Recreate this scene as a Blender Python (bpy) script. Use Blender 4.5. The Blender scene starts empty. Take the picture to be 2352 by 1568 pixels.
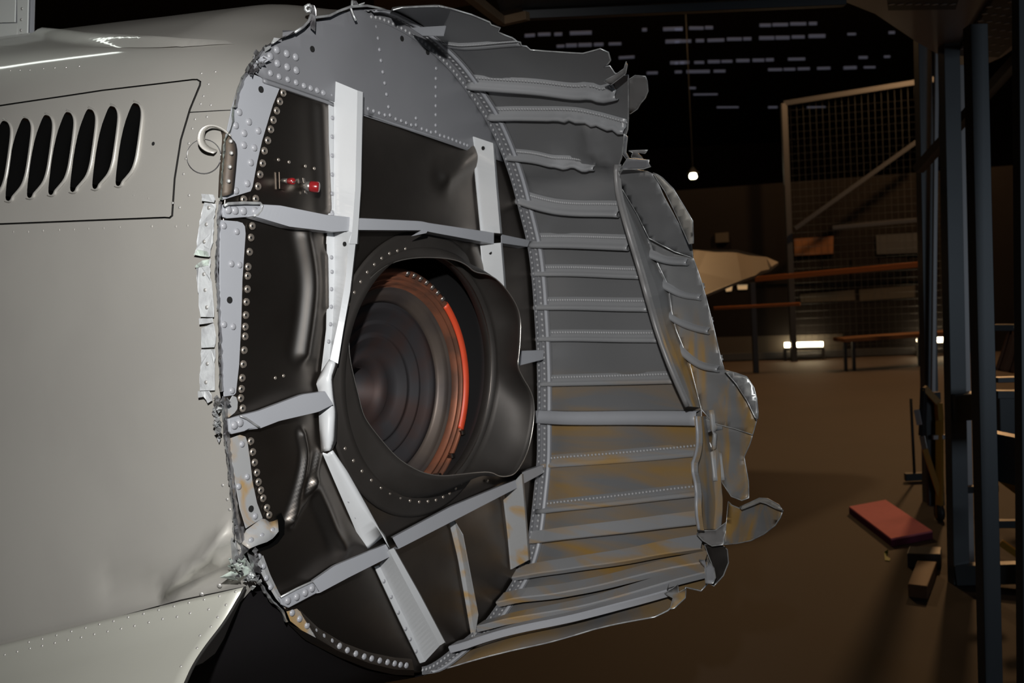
import bpy, bmesh, math, random
from mathutils import Vector, Matrix, noise
from mathutils.bvhtree import BVHTree
from mathutils.geometry import delaunay_2d_cdt
random.seed(7)
V = Vector
scene = bpy.context.scene

# ------------------------------------------------------------------ camera
FPX = 2352.0
CAM = V((0, 0, 1.5)); PITCH = 0.061; ROLL = 0.057
FWD = V((0, math.cos(PITCH), -math.sin(PITCH)))
RT0 = V((1, 0, 0)); UP0 = RT0.cross(FWD)
RT = RT0 * math.cos(ROLL) - UP0 * math.sin(ROLL)
UPC = RT0 * math.sin(ROLL) + UP0 * math.cos(ROLL)
cd = bpy.data.cameras.new('camera'); cam = bpy.data.objects.new('camera', cd)
scene.collection.objects.link(cam)
m = Matrix((RT, UPC, -FWD)).transposed().to_4x4(); m.translation = CAM
cam.matrix_world = m
cd.sensor_width = 36; cd.lens = 36; cd.clip_end = 200; cd.clip_start = 0.05
cd.dof.use_dof = True; cd.dof.focus_distance = 1.85; cd.dof.aperture_fstop = 7.1
scene.camera = cam

# ------------------------------------------------------------------ world, flash, exposure
w = bpy.data.worlds.new('hangar_air'); scene.world = w; w.use_nodes = True
w.node_tree.nodes['Background'].inputs[0].default_value = (0.75, 0.85, 1.0, 1)
w.node_tree.nodes['Background'].inputs[1].default_value = 0.004
vs = scene.view_settings
vs.view_transform = 'Standard'; vs.look = 'None'; vs.gamma = 1.0; vs.exposure = 0.0
try: vs.use_curve_mapping = False
except Exception: pass
def light(name, kind, loc, energy, color=(1, 1, 1), target=None, **kw):
    l = bpy.data.lights.new(name, kind); l.energy = energy; l.color = color
    for k, v in kw.items(): setattr(l, k, v)
    o = bpy.data.objects.new(name, l); scene.collection.objects.link(o); o.location = loc
    if target is not None:
        o.rotation_euler = (V(target) - V(loc)).to_track_quat('-Z', 'Y').to_euler()
    return o
def ray_dir(x, y): return (RT * ((x - 1176) / FPX) - UPC * ((y - 784) / FPX) + FWD) * 3
# the photographer's flash gun, just above and left of the lens
FLASH = CAM + UPC * 0.38 - RT * 0.06
light('camera_flash', 'SPOT', FLASH, 262.0, (1.0, 0.985, 0.96), CAM + ray_dir(450, 1080), shadow_soft_size=0.022, spot_size=math.radians(76), spot_blend=1.0)

# ------------------------------------------------------------------ geometry of the view
def ray(p): return RT * ((p[0] - 1176) / FPX) - UPC * ((p[1] - 784) / FPX) + FWD
def at(p, depth): return CAM + ray(p) * depth
def on_floor(p, z=0.0):
    d = ray(p); return CAM + d * ((z - CAM.z) / d.z)
def zc(org, sc, pts): return [(org[0] + x / sc, org[1] + y / sc) for x, y in pts]
def Z2(*p): return zc((500, 0), 2.8, p)
def Z3(*p): return zc((1000, 0), 2.8, p)
def Z4(*p): return zc((400, 440), 3.016, p)
def Z5(*p): return zc((780, 500), 3.136, p)
def Z6(*p): return zc((1150, 400), 2.8, p)
def Z7(*p): return zc((400, 900), 2.904, p)
def Z8(*p): return zc((780, 960), 2.579, p)
def Z9(*p): return zc((1150, 900), 2.347, p)
def ZA(*p): return zc((0, 1000), 2.761, p)
def Z1(*p): return zc((0, 0), 2.8, p)
def ZB(*p): return zc((1550, 0), 2.8, p)
def ZC(*p): return zc((1550, 500), 2.8, p)
def ZD(*p): return zc((1750, 1000), 2.761, p)
def ZE(*p): return zc((400, 240), 5.228, p)
def ZF(*p): return zc((400, 1300), 3.36, p)
def ZG(*p): return zc((1400, 300), 3.136, p)
def ZN(*p): return zc((780, 540), 2.45, p)
def ZH(*p): return zc((880, 0), 5.345, p)
def ZI(*p): return zc((550, 0), 5.808, p)
def ZJ(*p): return zc((440, 880), 3.015, p)

# fuselage frame: A along the axis (towards the torn end), U up, W to the far side
C0 = at((865, 770), 2.15)
A = -ray((1176 - FPX * math.tan(math.radians(57)), 680)).normalized()
U = (V((0, 0, 1)) - A * A.z).normalized()
W = A.cross(U)
if W.dot(FWD) < 0: W = -W
def L2W(u, v, s): return C0 + W * u + U * v + A * s
def PB(p, s=0.0):
    d = ray(p); k = ((C0 + A * s - CAM).dot(A)) / d.dot(A); return CAM + d * k
def UV(p, s=0.0):
    q = PB(p, s) - C0; return (q.dot(W), q.dot(U))

# ------------------------------------------------------------------ materials
def mat(name, col, rough=0.5, metal=0.0, nscale=0, nmix=0.0, col2=None, bump=0.0, bscale=200, coat=0.0, rvar=0.0, emit=None, estr=0, spec=None):
    m = bpy.data.materials.new(name); m.use_nodes = True
    nt = m.node_tree; b = nt.nodes['Principled BSDF']
    b.inputs['Base Color'].default_value = (*col, 1); b.inputs['Roughness'].default_value = rough
    b.inputs['Metallic'].default_value = metal; b.inputs['Coat Weight'].default_value = coat
    b.inputs['Coat Roughness'].default_value = 0.06
    if spec is not None: b.inputs['Specular IOR Level'].default_value = spec
    if emit: b.inputs['Emission Color'].default_value = (*emit, 1); b.inputs['Emission Strength'].default_value = estr
    tc = nt.nodes.new('ShaderNodeTexCoord')
    if nscale:
        n = nt.nodes.new('ShaderNodeTexNoise'); n.inputs['Scale'].default_value = nscale; n.inputs['Detail'].default_value = 6
        nt.links.new(tc.outputs['Object'], n.inputs['Vector'])
        r = nt.nodes.new('ShaderNodeValToRGB'); r.color_ramp.elements[0].position = 0.42; r.color_ramp.elements[1].position = 0.62
        c2 = col2 or tuple(c * 0.7 for c in col)
        r.color_ramp.elements[0].color = (*col, 1)
        r.color_ramp.elements[1].color = (*[c * (1 - nmix) + d * nmix for c, d in zip(col, c2)], 1)
        nt.links.new(n.outputs['Fac'], r.inputs['Fac']); nt.links.new(r.outputs['Color'], b.inputs['Base Color'])
        if rvar:
            mr = nt.nodes.new('ShaderNodeMapRange'); mr.inputs['To Min'].default_value = rough - rvar; mr.inputs['To Max'].default_value = rough + rvar
            nt.links.new(n.outputs['Fac'], mr.inputs['Value']); nt.links.new(mr.outputs['Result'], b.inputs['Roughness'])
    if bump:
        n2 = nt.nodes.new('ShaderNodeTexNoise'); n2.inputs['Scale'].default_value = bscale; n2.inputs['Detail'].default_value = 3
        nt.links.new(tc.outputs['Object'], n2.inputs['Vector'])
        bp = nt.nodes.new('ShaderNodeBump'); bp.inputs['Strength'].default_value = bump; bp.inputs['Distance'].default_value = 0.002
        nt.links.new(n2.outputs['Fac'], bp.inputs['Height']); nt.links.new(bp.outputs['Normal'], b.inputs['Normal'])
    return m
def stained(name, col, stain, rough, origin, scale=(3, 3, 14), lo=0.5, hi=0.7, top=None, amount=0.8, metal=0.0):
    """paint with streaky rust stains; `top` limits the staining to the lower, wetted part of the thing"""
    m = mat(name, col, rough); nt = m.node_tree; b = nt.nodes['Principled BSDF']
    tc = nt.nodes.new('ShaderNodeTexCoord'); mp = nt.nodes.new('ShaderNodeMapping'); mp.inputs['Scale'].default_value = scale
    nt.links.new(tc.outputs['Object'], mp.inputs['Vector'])
    n = nt.nodes.new('ShaderNodeTexNoise'); n.inputs['Scale'].default_value = 2.2; n.inputs['Detail'].default_value = 7; n.inputs['Distortion'].default_value = 0.6
    nt.links.new(mp.outputs['Vector'], n.inputs['Vector'])
    r = nt.nodes.new('ShaderNodeMapRange'); r.inputs['From Min'].default_value = lo; r.inputs['From Max'].default_value = hi
    r.inputs['To Max'].default_value = amount
    nt.links.new(n.outputs['Fac'], r.inputs['Value'])
    fac = r.outputs['Result']
    if top is not None:
        sx = nt.nodes.new('ShaderNodeSeparateXYZ'); nt.links.new(tc.outputs['Object'], sx.inputs['Vector'])
        r2 = nt.nodes.new('ShaderNodeMapRange'); r2.inputs['From Min'].default_value = top; r2.inputs['From Max'].default_value = top - 0.12
        nt.links.new(sx.outputs['Z'], r2.inputs['Value'])
        mu = nt.nodes.new('ShaderNodeMath'); mu.operation = 'MULTIPLY'
        nt.links.new(fac, mu.inputs[0]); nt.links.new(r2.outputs['Result'], mu.inputs[1]); fac = mu.outputs[0]
    b.inputs['Metallic'].default_value = metal
    mx = nt.nodes.new('ShaderNodeMix'); mx.data_type = 'RGBA'
    mx.inputs[6].default_value = (*col, 1); mx.inputs[7].default_value = (*stain, 1)
    nt.links.new(fac, mx.inputs[0]); nt.links.new(mx.outputs[2], b.inputs['Base Color'])
    return m
RUST = (0.34, 0.20, 0.05)
M = {}
M['silver'] = mat('silver_paint', (0.48, 0.465, 0.43), 0.42, 0.35, 5, 0.12, (0.33, 0.31, 0.30), bump=0.06, bscale=900, coat=0.6)
M['silver_light'] = mat('fairing_paint', (0.46, 0.46, 0.41), 0.42, 0.2, 4, 0.2, (0.40, 0.40, 0.36), bump=0.05, bscale=900, coat=0.3)
M['grey'] = mat('grey_paint', (0.165, 0.168, 0.18), 0.42, 0.0, 6, 0.15, bump=0.05, bscale=60)
M['lit_grey'] = mat('lit_grey_paint', (0.50, 0.515, 0.53), 0.33, 0.0, 8, 0.12, coat=0.25)  # same grey paint as the plates, lightened for faces turned to the flash
M['grey_light'] = mat('light_grey_paint', (0.30, 0.31, 0.335), 0.38, 0.0, 8, 0.1)
M['stain_grey'] = stained('stained_grey_paint', (0.28, 0.285, 0.29), RUST, 0.42, None, (6, 6, 6), 0.48, 0.62)
M['dark'] = mat('bare_dark_steel', (0.185, 0.165, 0.147), 0.36, 1.0, 7, 0.5, (0.12, 0.108, 0.098), bump=0.03, bscale=40, rvar=0.08)
M['bolt'] = mat('bolt_metal', (0.42, 0.37, 0.32), 0.35, 0.8)
M['rivet_grey'] = mat('painted_rivet', (0.27, 0.275, 0.295), 0.32)
M['rivet_silver'] = mat('silver_rivet', (0.46, 0.45, 0.43), 0.33, 0.5)
M['edge'] = mat('torn_bare_edge', (0.62, 0.64, 0.64), 0.35, 0.6, 40, 0.6, (0.25, 0.24, 0.26))
M['mint'] = mat('mint_primer', (0.50, 0.58, 0.52), 0.6, 0, 60, 0.7, (0.12, 0.11, 0.12))
M['crush'] = mat('crushed_metal', (0.42, 0.42, 0.43), 0.3, 0.8, 30, 0.8, (0.10, 0.09, 0.10))
M['brown_flap'] = mat('brown_scorched_skin', (0.075, 0.058, 0.046), 0.6, 0.2, 30, 0.6, (0.13, 0.10, 0.07))
M['black'] = mat('dark_void_paint', (0.003, 0.003, 0.003), 1.0, spec=0.0)  # stands in for the darkness of unlit openings
M['belly'] = mat('shaded_belly_skin', (0.012, 0.011, 0.012), 0.6, spec=0.2)  # shade under the hull put into a near-black belly colour
M['rivet_dim'] = mat('dull_painted_rivet', (0.29, 0.295, 0.305), 0.45)
M['hole'] = mat('drilled_hole', (0.003, 0.003, 0.003), 0.9)
M['liner'] = mat('dark_duct_liner', (0.02, 0.02, 0.021), 0.6, 0.3)
M['tail'] = stained('tail_interior_paint', (0.185, 0.188, 0.194), RUST, 0.36, None, (1.0, 1.0, 6), 0.38, 0.64, 1.27 - L2W(0.11, -0.80, -0.3).z, amount=0.95, metal=0.3)
M['tail_stained'] = stained('rust_streaked_skin', (0.18, 0.182, 0.185), RUST, 0.4, None, (9, 9, 2), 0.42, 0.62, 1.42 - L2W(0.11, -0.80, -0.3).z, 0.9)
M['stringer'] = stained('stringer_paint', (0.23, 0.235, 0.245), RUST, 0.34, None, (1.2, 1.2, 12), 0.45, 0.66, 1.27 - L2W(0.11, -0.80, -0.3).z)
M['frame'] = mat('frame_paint', (0.20, 0.196, 0.196), 0.42, 0.1, 9, 0.3)
M['shroud'] = mat('heat_stained_shroud', (0.034, 0.030, 0.027), 0.55, 0.5, 8, 0.5, (0.05, 0.045, 0.042))
M['copper'] = mat('heat_coloured_copper', (0.27, 0.10, 0.055), 0.45, 0.55, 14, 0.7, (0.10, 0.06, 0.045))
M['pipe'] = mat('jet_pipe_steel', (0.12, 0.095, 0.08), 0.5, 0.6, 6, 0.6, (0.05, 0.045, 0.05))
M['pipe_blue'] = mat('jet_pipe_blued_steel', (0.035, 0.033, 0.036), 0.62, 0.5, 9, 0.7, (0.05, 0.025, 0.02))
M['orange'] = mat('orange_red_paint', (0.62, 0.07, 0.025), 0.45, 0, 30, 0.3, (0.5, 0.05, 0.02))
M['red'] = mat('red_plastic_cap', (0.20, 0.010, 0.012), 0.25, 0, coat=0.4)
M['steel'] = mat('bright_steel', (0.5, 0.48, 0.45), 0.3, 0.9)
M['white'] = mat('white_panel_paint', (0.80, 0.83, 0.80), 0.3, 0.0, coat=0.3)
M['gap'] = mat('painted_gap_shadow', (0.012, 0.011, 0.010), 0.8)  # near-black put in for the dark of panel gaps, seams and edges

# ------------------------------------------------------------------ object helpers
col = scene.collection
def tag(o, label=None, cat=None, group=None, kind=None):
    if label: o['label'] = label
    if cat: o['category'] = cat
    if group: o['group'] = group
    if kind: o['kind'] = kind
    return o
def empty(name, loc, label, cat, group=None):
    o = bpy.data.objects.new(name, None); col.objects.link(o); o.location = loc; o.empty_display_size = 0.1
    tag(o, label, cat, group); o['_base'] = 1
    del o['_base']
    return o
def root_of(o):
    while o.parent: o = o.parent
    return o
def base(parent):
    return root_of(parent).location.copy() if parent else V((0, 0, 0))
def obj(name, verts, faces, material, parent=None, smooth=False, solid=0.0, bevel=0.0, soff=0.0):
    me = bpy.data.meshes.new(name); b = base(parent)
    me.from_pydata([tuple(V(v) - b) for v in verts], [], faces); me.update()
    if smooth:
        me.polygons.foreach_set('use_smooth', [True] * len(me.polygons))
    me.materials.append(M[material] if isinstance(material, str) else material)
    o = bpy.data.objects.new(name, me); col.objects.link(o)
    if parent: o.parent = parent
    if solid:
        md = o.modifiers.new('sheet', 'SOLIDIFY'); md.thickness = solid; md.offset = soff
    if bevel:
        md = o.modifiers.new('bevel', 'BEVEL'); md.width = bevel; md.segments = 2; md.limit_method = 'ANGLE'
    return o
def chaikin(pts, n=1, closed=False):
    for _ in range(n):
        out = []
        L = len(pts)
        rng = range(L if closed else L - 1)
        if not closed: out.append(pts[0])
        for i in rng:
            a, b = pts[i], pts[(i + 1) % L]
            out.append(tuple(x * 0.75 + y * 0.25 for x, y in zip(a, b)))
            out.append(tuple(x * 0.25 + y * 0.75 for x, y in zip(a, b)))
        if not closed: out.append(pts[-1])
        pts = out
    return pts
def resample(pts, n):
    """n points, evenly along an open polyline (tuples of any size)"""
    d = [0.0]
    for a, b in zip(pts, pts[1:]): d.append(d[-1] + math.dist(a, b))
    out = []; j = 0
    for i in range(n):
        t = d[-1] * i / (n - 1)
        while j < len(pts) - 2 and d[j + 1] < t: j += 1
        k = (t - d[j]) / max(1e-9, d[j + 1] - d[j])
        out.append(tuple(x + (y - x) * k for x, y in zip(pts[j], pts[j + 1])))
    return out
def loft(name, rows, material, parent, smooth=True, solid=0.002, closed=False, soff=0.0):
    """rows of 3D points of equal length -> quad sheet"""
    n = len(rows[0]); verts = [p for r in rows for p in r]; faces = []
    for i in range(len(rows) - 1):
        for j in range(n - 1 if not closed else n):
            k = (j + 1) % n
            faces.append((i * n + j, i * n + k, (i + 1) * n + k, (i + 1) * n + j))
    return obj(name, verts, faces, material, parent, smooth, solid, soff=soff)
def tube_data(pts, r, n=6, cap=True):
    pts = [V(p) for p in pts]; verts = []; faces = []
    t0 = (pts[1] - pts[0]).normalized(); nrm = t0.orthogonal().normalized()
    for i, p in enumerate(pts):
        t = (pts[min(i + 1, len(pts) - 1)] - pts[max(i - 1, 0)])
        if t.length < 1e-9: t = t0
        t.normalize(); nrm = (nrm - t * nrm.dot(t)); nrm = nrm.normalized() if nrm.length > 1e-6 else t.orthogonal().normalized()
        bn = t.cross(nrm); rr = r[i] if isinstance(r, (list, tuple)) else r
        for k in range(n):
            a = 2 * math.pi * k / n; verts.append(p + nrm * (math.cos(a) * rr) + bn * (math.sin(a) * rr))
    for i in range(len(pts) - 1):
        for k in range(n):
            faces.append((i * n + k, i * n + (k + 1) % n, (i + 1) * n + (k + 1) % n, (i + 1) * n + k))
    if cap:
        faces.append(tuple(range(n))[::-1]); faces.append(tuple((len(pts) - 1) * n + k for k in range(n)))
    return verts, faces
def tube(name, pts, r, material, parent, n=6, smooth=True):
    v, f = tube_data(pts, r, n); return obj(name, v, f, material, parent, smooth)
def box_data(a, b, w, h, up=(0, 0, 1)):
    """a beam of section w x h from a to b"""
    a, b = V(a), V(b); d = (b - a).normalized(); up = V(up)
    side = d.cross(up)
    if side.length < 1e-4: side = d.cross(V((0, 1, 0)))
    side.normalize(); u2 = side.cross(d)
    vs_ = []
    for p in (a, b):
        for x, y in ((-1, -1), (1, -1), (1, 1), (-1, 1)): vs_.append(p + side * (x * w / 2) + u2 * (y * h / 2))
    return vs_, [(3, 2, 1, 0), (4, 5, 6, 7), (0, 1, 5, 4), (1, 2, 6, 5), (2, 3, 7, 6), (3, 0, 4, 7)]
def beam(name, a, b, w_, h_, material, parent=None, up=(0, 0, 1), bevel=0.002):
    v, f = box_data(a, b, w_, h_, up); return obj(name, v, f, material, parent, bevel=bevel)
def boxo(name, c, size, material, parent=None, rotz=0.0, bevel=0.003):
    c = V(c); R = Matrix.Rotation(rotz, 3, 'Z'); sx, sy, sz = (x / 2 for x in size)
    v = [c + R @ V((x * sx, y * sy, z * sz)) for z in (-1, 1) for x, y in ((-1, -1), (1, -1), (1, 1), (-1, 1))]
    f = [(3, 2, 1, 0), (4, 5, 6, 7), (0, 1, 5, 4), (1, 2, 6, 5), (2, 3, 7, 6), (3, 0, 4, 7)]
    return obj(name, v, f, material, parent, bevel=bevel)
# rivets: one shared dome mesh for each material
_dome = {}
def dome_mesh(kind, flat=0.62):
    if kind in _dome: return _dome[kind]
    vv = []; ff = []; n = 10
    for rr, z in ((1.0, 0.0), (0.93, 0.30), (0.62, 0.53 * flat / 0.62)):
        for k in range(n):
            a = 2 * math.pi * k / n; vv.append((rr * math.cos(a), rr * math.sin(a), z))
    vv.append((0, 0, flat))
    for i in range(2):
        for k in range(n): ff.append((i * n + k, i * n + (k + 1) % n, (i + 1) * n + (k + 1) % n, (i + 1) * n + k))
    for k in range(n): ff.append((2 * n + k, 2 * n + (k + 1) % n, 3 * n))
    me = bpy.data.meshes.new('rivet_' + kind); me.from_pydata(vv, [], ff)
    me.polygons.foreach_set('use_smooth', [True] * len(ff)); me.materials.append(M[kind]); _dome[kind] = me
    return me
def dome(name, p, nrm, r, kind, parent):
    o = bpy.data.objects.new(name, dome_mesh(kind)); col.objects.link(o); o.parent = parent
    q = V(nrm).normalized().to_track_quat('Z', 'Y').to_matrix().to_4x4()
    o.matrix_local = Matrix.Translation(V(p) - base(parent)) @ q @ Matrix.Diagonal((r, r, r, 1))
    return o
def dome_field(name, items, r, material, parent):
    """many rivets too small to pick apart, one mesh"""
    vv = []; ff = []
    for p, nrm in items:
        q = V(nrm).normalized().to_track_quat('Z', 'Y').to_matrix(); b0 = len(vv)
        for rr, z in ((1, 0), (0.7, 0.45)):
            for k in range(6):
                a = math.pi * k / 3; vv.append(V(p) + q @ V((r * rr * math.cos(a), r * rr * math.sin(a), r * z)))
        vv.append(V(p) + q @ V((0, 0, r * 0.6)))
        for k in range(6):
            ff.append((b0 + k, b0 + (k + 1) % 6, b0 + 6 + (k + 1) % 6, b0 + 6 + k)); ff.append((b0 + 6 + k, b0 + 6 + (k + 1) % 6, b0 + 12))
    o = obj(name, vv, ff, material, parent, True); o['kind'] = 'stuff'; return o
_disc = None
def disc(name, p, nrm, r, material, parent, n=14):
    q = V(nrm).normalized().to_track_quat('Z', 'Y').to_matrix()
    vv = [V(p) + q @ V((r * math.cos(2 * math.pi * k / n), r * math.sin(2 * math.pi * k / n), z)) for z in (0, 0.0012) for k in range(n)]
    ff = [tuple(range(n, 2 * n))] + [(k, (k + 1) % n, n + (k + 1) % n, n + k) for k in range(n)]
    return obj(name, vv, ff, material, parent)
def plate(name, px, s, material, parent, th=0.002, bevel=0.0):
    """flat plate in a plane parallel to the bulkhead, outline traced in the photograph"""
    top = [PB(p, s) for p in px]; n = len(top)
    area = sum((px[i][0] * px[(i + 1) % n][1] - px[(i + 1) % n][0] * px[i][1]) for i in range(n))
    if area > 0: top = top[::-1]
    bot = [p - A * th for p in top]
    ff = [tuple(range(n)), tuple(range(2 * n - 1, n - 1, -1))] + [(i, n + i, n + (i + 1) % n, (i + 1) % n) for i in range(n)]
    return obj(name, top + bot, ff, material, parent, bevel=bevel)
def strip(name, cols, material, parent, n=30, solid=0.002, smooth=False, wob=0.0):
    """a folded sheet: each column is (pixel trace, distance from the bulkhead)"""
    rows = []
    cc = [([q for q in resample(px, n)], s) for px, s in cols]
    for i in range(n):
        r_ = []
        for px, s in cc:
            ss = s(i / (n - 1)) if callable(s) else s
            r_.append(PB(px[i], ss))
        rows.append(r_)
    return loft(name, rows, material, parent, smooth, solid)
def smoothstep(a, b, x):
    t = max(0.0, min(1.0, (x - a) / (b - a))); return t * t * (3 - 2 * t)

# ------------------------------------------------------------------ ruled surfaces of the hull
RIM = [(845,16),(857,18),(893,36),(939,61),(993,104),(1036,146),(1071,193),(1118,261),(1154,339),(1179,411),(1192,464),(1211,536),(1218,568),(1227,650),(1236,793),(1239,893),(1238,985),(1238,1060),(1226,1173),(1216,1254),(1193,1326),(1158,1381),(1110,1450),(1047,1499),(997,1541),(965,1559),(846,1541),(772,1508),(698,1467),(659,1428),(638,1392),(608,1353),(575,1318),(548,1244),(536,1175),(527,1093),(519,1014),(507,927),(504,898),(501,738),(499,606),(503,490),(507,460),(511,399),(519,316),(532,250),(546,200),(571,154),(604,114),(632,93),(679,71),(714,48),(757,33),(804,20),(832,16)]
_r = [UV(p) for p in RIM]
# start on the hidden far side, at about the middle of the far wall, running over the bottom to the near side
_k = 14
_r = _r[_k:] + _r[:_k]
NR = 360
_r = resample(_r + [_r[0]], NR + 1)[:-1]
def _sm(r, n):
    for _ in range(n):
        r = [tuple((r[i - 1][k] + 2 * r[i][k] + r[(i + 1) % NR][k]) / 4 for k in (0, 1)) for i in range(NR)]
    return r
_r = _sm(_r, 14)
PERI = sum(math.dist(_r[i], _r[(i + 1) % NR]) for i in range(NR))
def R(t):
    x = (t % 1.0) * NR; i = int(x); f = x - i; a, b = _r[i % NR], _r[(i + 1) % NR]
    return a[0] + (b[0] - a[0]) * f, a[1] + (b[1] - a[1]) * f
UC, VC = 0.115, -0.055
def near_fn(t, s):
    u, v = R(t); k = 1 + 0.085 * s
    w_ = smoothstep(0.0, -0.45, v) * 0.8 * math.tanh(max(0.0, s) / 0.8) * 1.15
    near = smoothstep(0.35, -0.1, u)
    v += 0.030 * smoothstep(0.02, 0.28, s) * smoothstep(0.30, 0.62, v)
    return L2W(UC + (u - UC) * k - 0.10 * w_ * near, VC + (v - VC) * k - 0.40 * w_ * near, -s)
def tail_fn(t, s):
    u, v = R(t); s2 = max(0.0, s)
    return L2W(UC + (u - UC) * (1 - 0.33 * s2), VC + (v - VC) * (1 - (0.50 - 0.30 * smoothstep(0.25, 0.6, v)) * s2 + 0.12 * s2 * s2), s)
class Surf:
    def __init__(self, fn, t0, t1, s0, s1, nt, ns, out):
        self.fn, self.t0, self.s0 = fn, t0, s0; self.dt = (t1 - t0) / nt; self.ds = (s1 - s0) / ns; self.nt, self.ns = nt, ns; self.out = out
        vv = [fn(t0 + i * self.dt, s0 + j * self.ds) for i in range(nt + 1) for j in range(ns + 1)]
        ff = [(i * (ns + 1) + j, (i + 1) * (ns + 1) + j, (i + 1) * (ns + 1) + j + 1, i * (ns + 1) + j + 1) for i in range(nt) for j in range(ns)]
        self.bvh = BVHTree.FromPolygons(vv, ff)
    def ts(self, p):
        loc, nrm, idx, dist = self.bvh.ray_cast(CAM, ray(p).normalized())
        if idx is None: return None
        i, j = divmod(idx, self.ns); t, s = self.t0 + (i + .5) * self.dt, self.s0 + (j + .5) * self.ds
        for _ in range(3):
            P = self.fn(t, s); et = (self.fn(t + self.dt * .3, s) - P) / (self.dt * .3); es = (self.fn(t, s + self.ds * .3) - P) / (self.ds * .3)
            d = loc - P; a11, a12, a22 = et.dot(et), et.dot(es), es.dot(es); b1, b2 = et.dot(d), es.dot(d); det = a11 * a22 - a12 * a12
            t += (b1 * a22 - b2 * a12) / det; s += (a11 * b2 - a12 * b1) / det
        return t, s
    def normal(self, t, s):
        e = 0.004
        n = (self.fn(t + e, s) - self.fn(t - e, s)).cross(self.fn(t, s + 0.01) - self.fn(t, s - 0.01)).normalized()
        c = C0 + W * UC + U * VC
        q = self.fn(t, s) - c; q -= A * q.dot(A)
        if (n.dot(q) > 0) != (self.out > 0): n = -n
        return n
    def pt(self, t, s, off=0.0):
        return self.fn(t, s) + self.normal(t, s) * off
    def px(self, p, off=0.0):
        q = self.ts(p)
        if q is None: return None
        return self.pt(q[0], q[1], off)
NEAR = Surf(near_fn, 0.18, 0.92, -0.12, 2.0, 220, 60, 1)
TAIL = Surf(tail_fn, -0.29, 0.266, -0.06, 1.1, 200, 60, -1)
def inside(p, poly):
    x, y = p; c = False; n = len(poly); j = n - 1
    for i in range(n):
        xi, yi = poly[i]; xj, yj = poly[j]
        if (yi > y) != (yj > y) and x < (xj - xi) * (y - yi) / (yj - yi) + xi: c = not c
        j = i
    return c
def densify(pts, step, closed=True):
    out = []; n = len(pts)
    for i in range(n if closed else n - 1):
        a, b = pts[i], pts[(i + 1) % n]; k = max(1, int(math.dist(a, b) / step))
        for q in range(k): out.append(tuple(x + (y - x) * q / k for x, y in zip(a, b)))
    if not closed: out.append(pts[-1])
    return out
def cdt_sheet(name, surf, outer, holes, step, material, parent, off=0.0, solid=0.0018, disp=None, smooth=True):
    """sheet lying on a hull surface; outlines are lists of (t, s)"""
    K = PERI
    loops = [[(t * K, s) for t, s in outer]] + [[(t * K, s) for t, s in h] for h in holes]
    pts = []; edges = []
    for lp in loops:
        b0 = len(pts); pts += lp; edges += [(b0 + i, b0 + (i + 1) % len(lp)) for i in range(len(lp))]
    x0, x1 = min(p[0] for p in loops[0]), max(p[0] for p in loops[0]); y0, y1 = min(p[1] for p in loops[0]), max(p[1] for p in loops[0])
    sx, sy = step if isinstance(step, tuple) else (step, step)
    i = x0 + sx / 2
    while i < x1:
        j = y0 + sy / 2
        while j < y1:
            if inside((i, j), loops[0]) and not any(inside((i, j), h) for h in loops[1:]): pts.append((i, j))
            j += sy
        i += sx
    vo, eo, fo, _, _, _ = delaunay_2d_cdt([V(p) for p in pts], edges, [], 0, 1e-6)
    keep = []
    for f in fo:
        c = (sum(vo[k][0] for k in f) / len(f), sum(vo[k][1] for k in f) / len(f))
        if inside(c, loops[0]) and not any(inside(c, h) for h in loops[1:]): keep.append(tuple(f))
    def P_(t, s): return surf.pt(t, s, off + (disp(t, s) if disp else 0.0))
    vv = []; nn = []
    for q in vo:
        t, s = q[0] / K, q[1]; p = P_(t, s); vv.append(p)
        n = (P_(t + .0012, s) - P_(t - .0012, s)).cross(P_(t, s + .004) - P_(t, s - .004)).normalized()
        if n.dot(surf.normal(t, s)) < 0: n = -n
        nn.append(n)
    fl = []
    for f in keep:
        g = (vv[f[1]] - vv[f[0]]).cross(vv[f[2]] - vv[f[0]])
        fl.append(f if g.dot(nn[f[0]]) >= 0 else f[::-1])
    o = obj(name, vv, fl, material, parent, smooth)
    o.data.normals_split_custom_set_from_vertices([tuple(n) for n in nn])
    return o
def tsl(surf, px, step=14, closed=True):
    out = []
    for p in densify(px, step, closed):
        q = surf.ts(p)
        if q: out.append(q)
    return out
def seg_d(p, a, b):
    ax, ay = a; bx, by = b; dx, dy = bx - ax, by - ay; L = dx * dx + dy * dy
    k = 0 if L == 0 else max(0, min(1, ((p[0] - ax) * dx + (p[1] - ay) * dy) / L))
    return math.hypot(p[0] - ax - k * dx, p[1] - ay - k * dy), k
def ridge(p, line, wid):
    d = min(seg_d(p, line[i], line[i + 1])[0] for i in range(len(line) - 1)); return math.exp(-(d / wid) ** 2)

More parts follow.
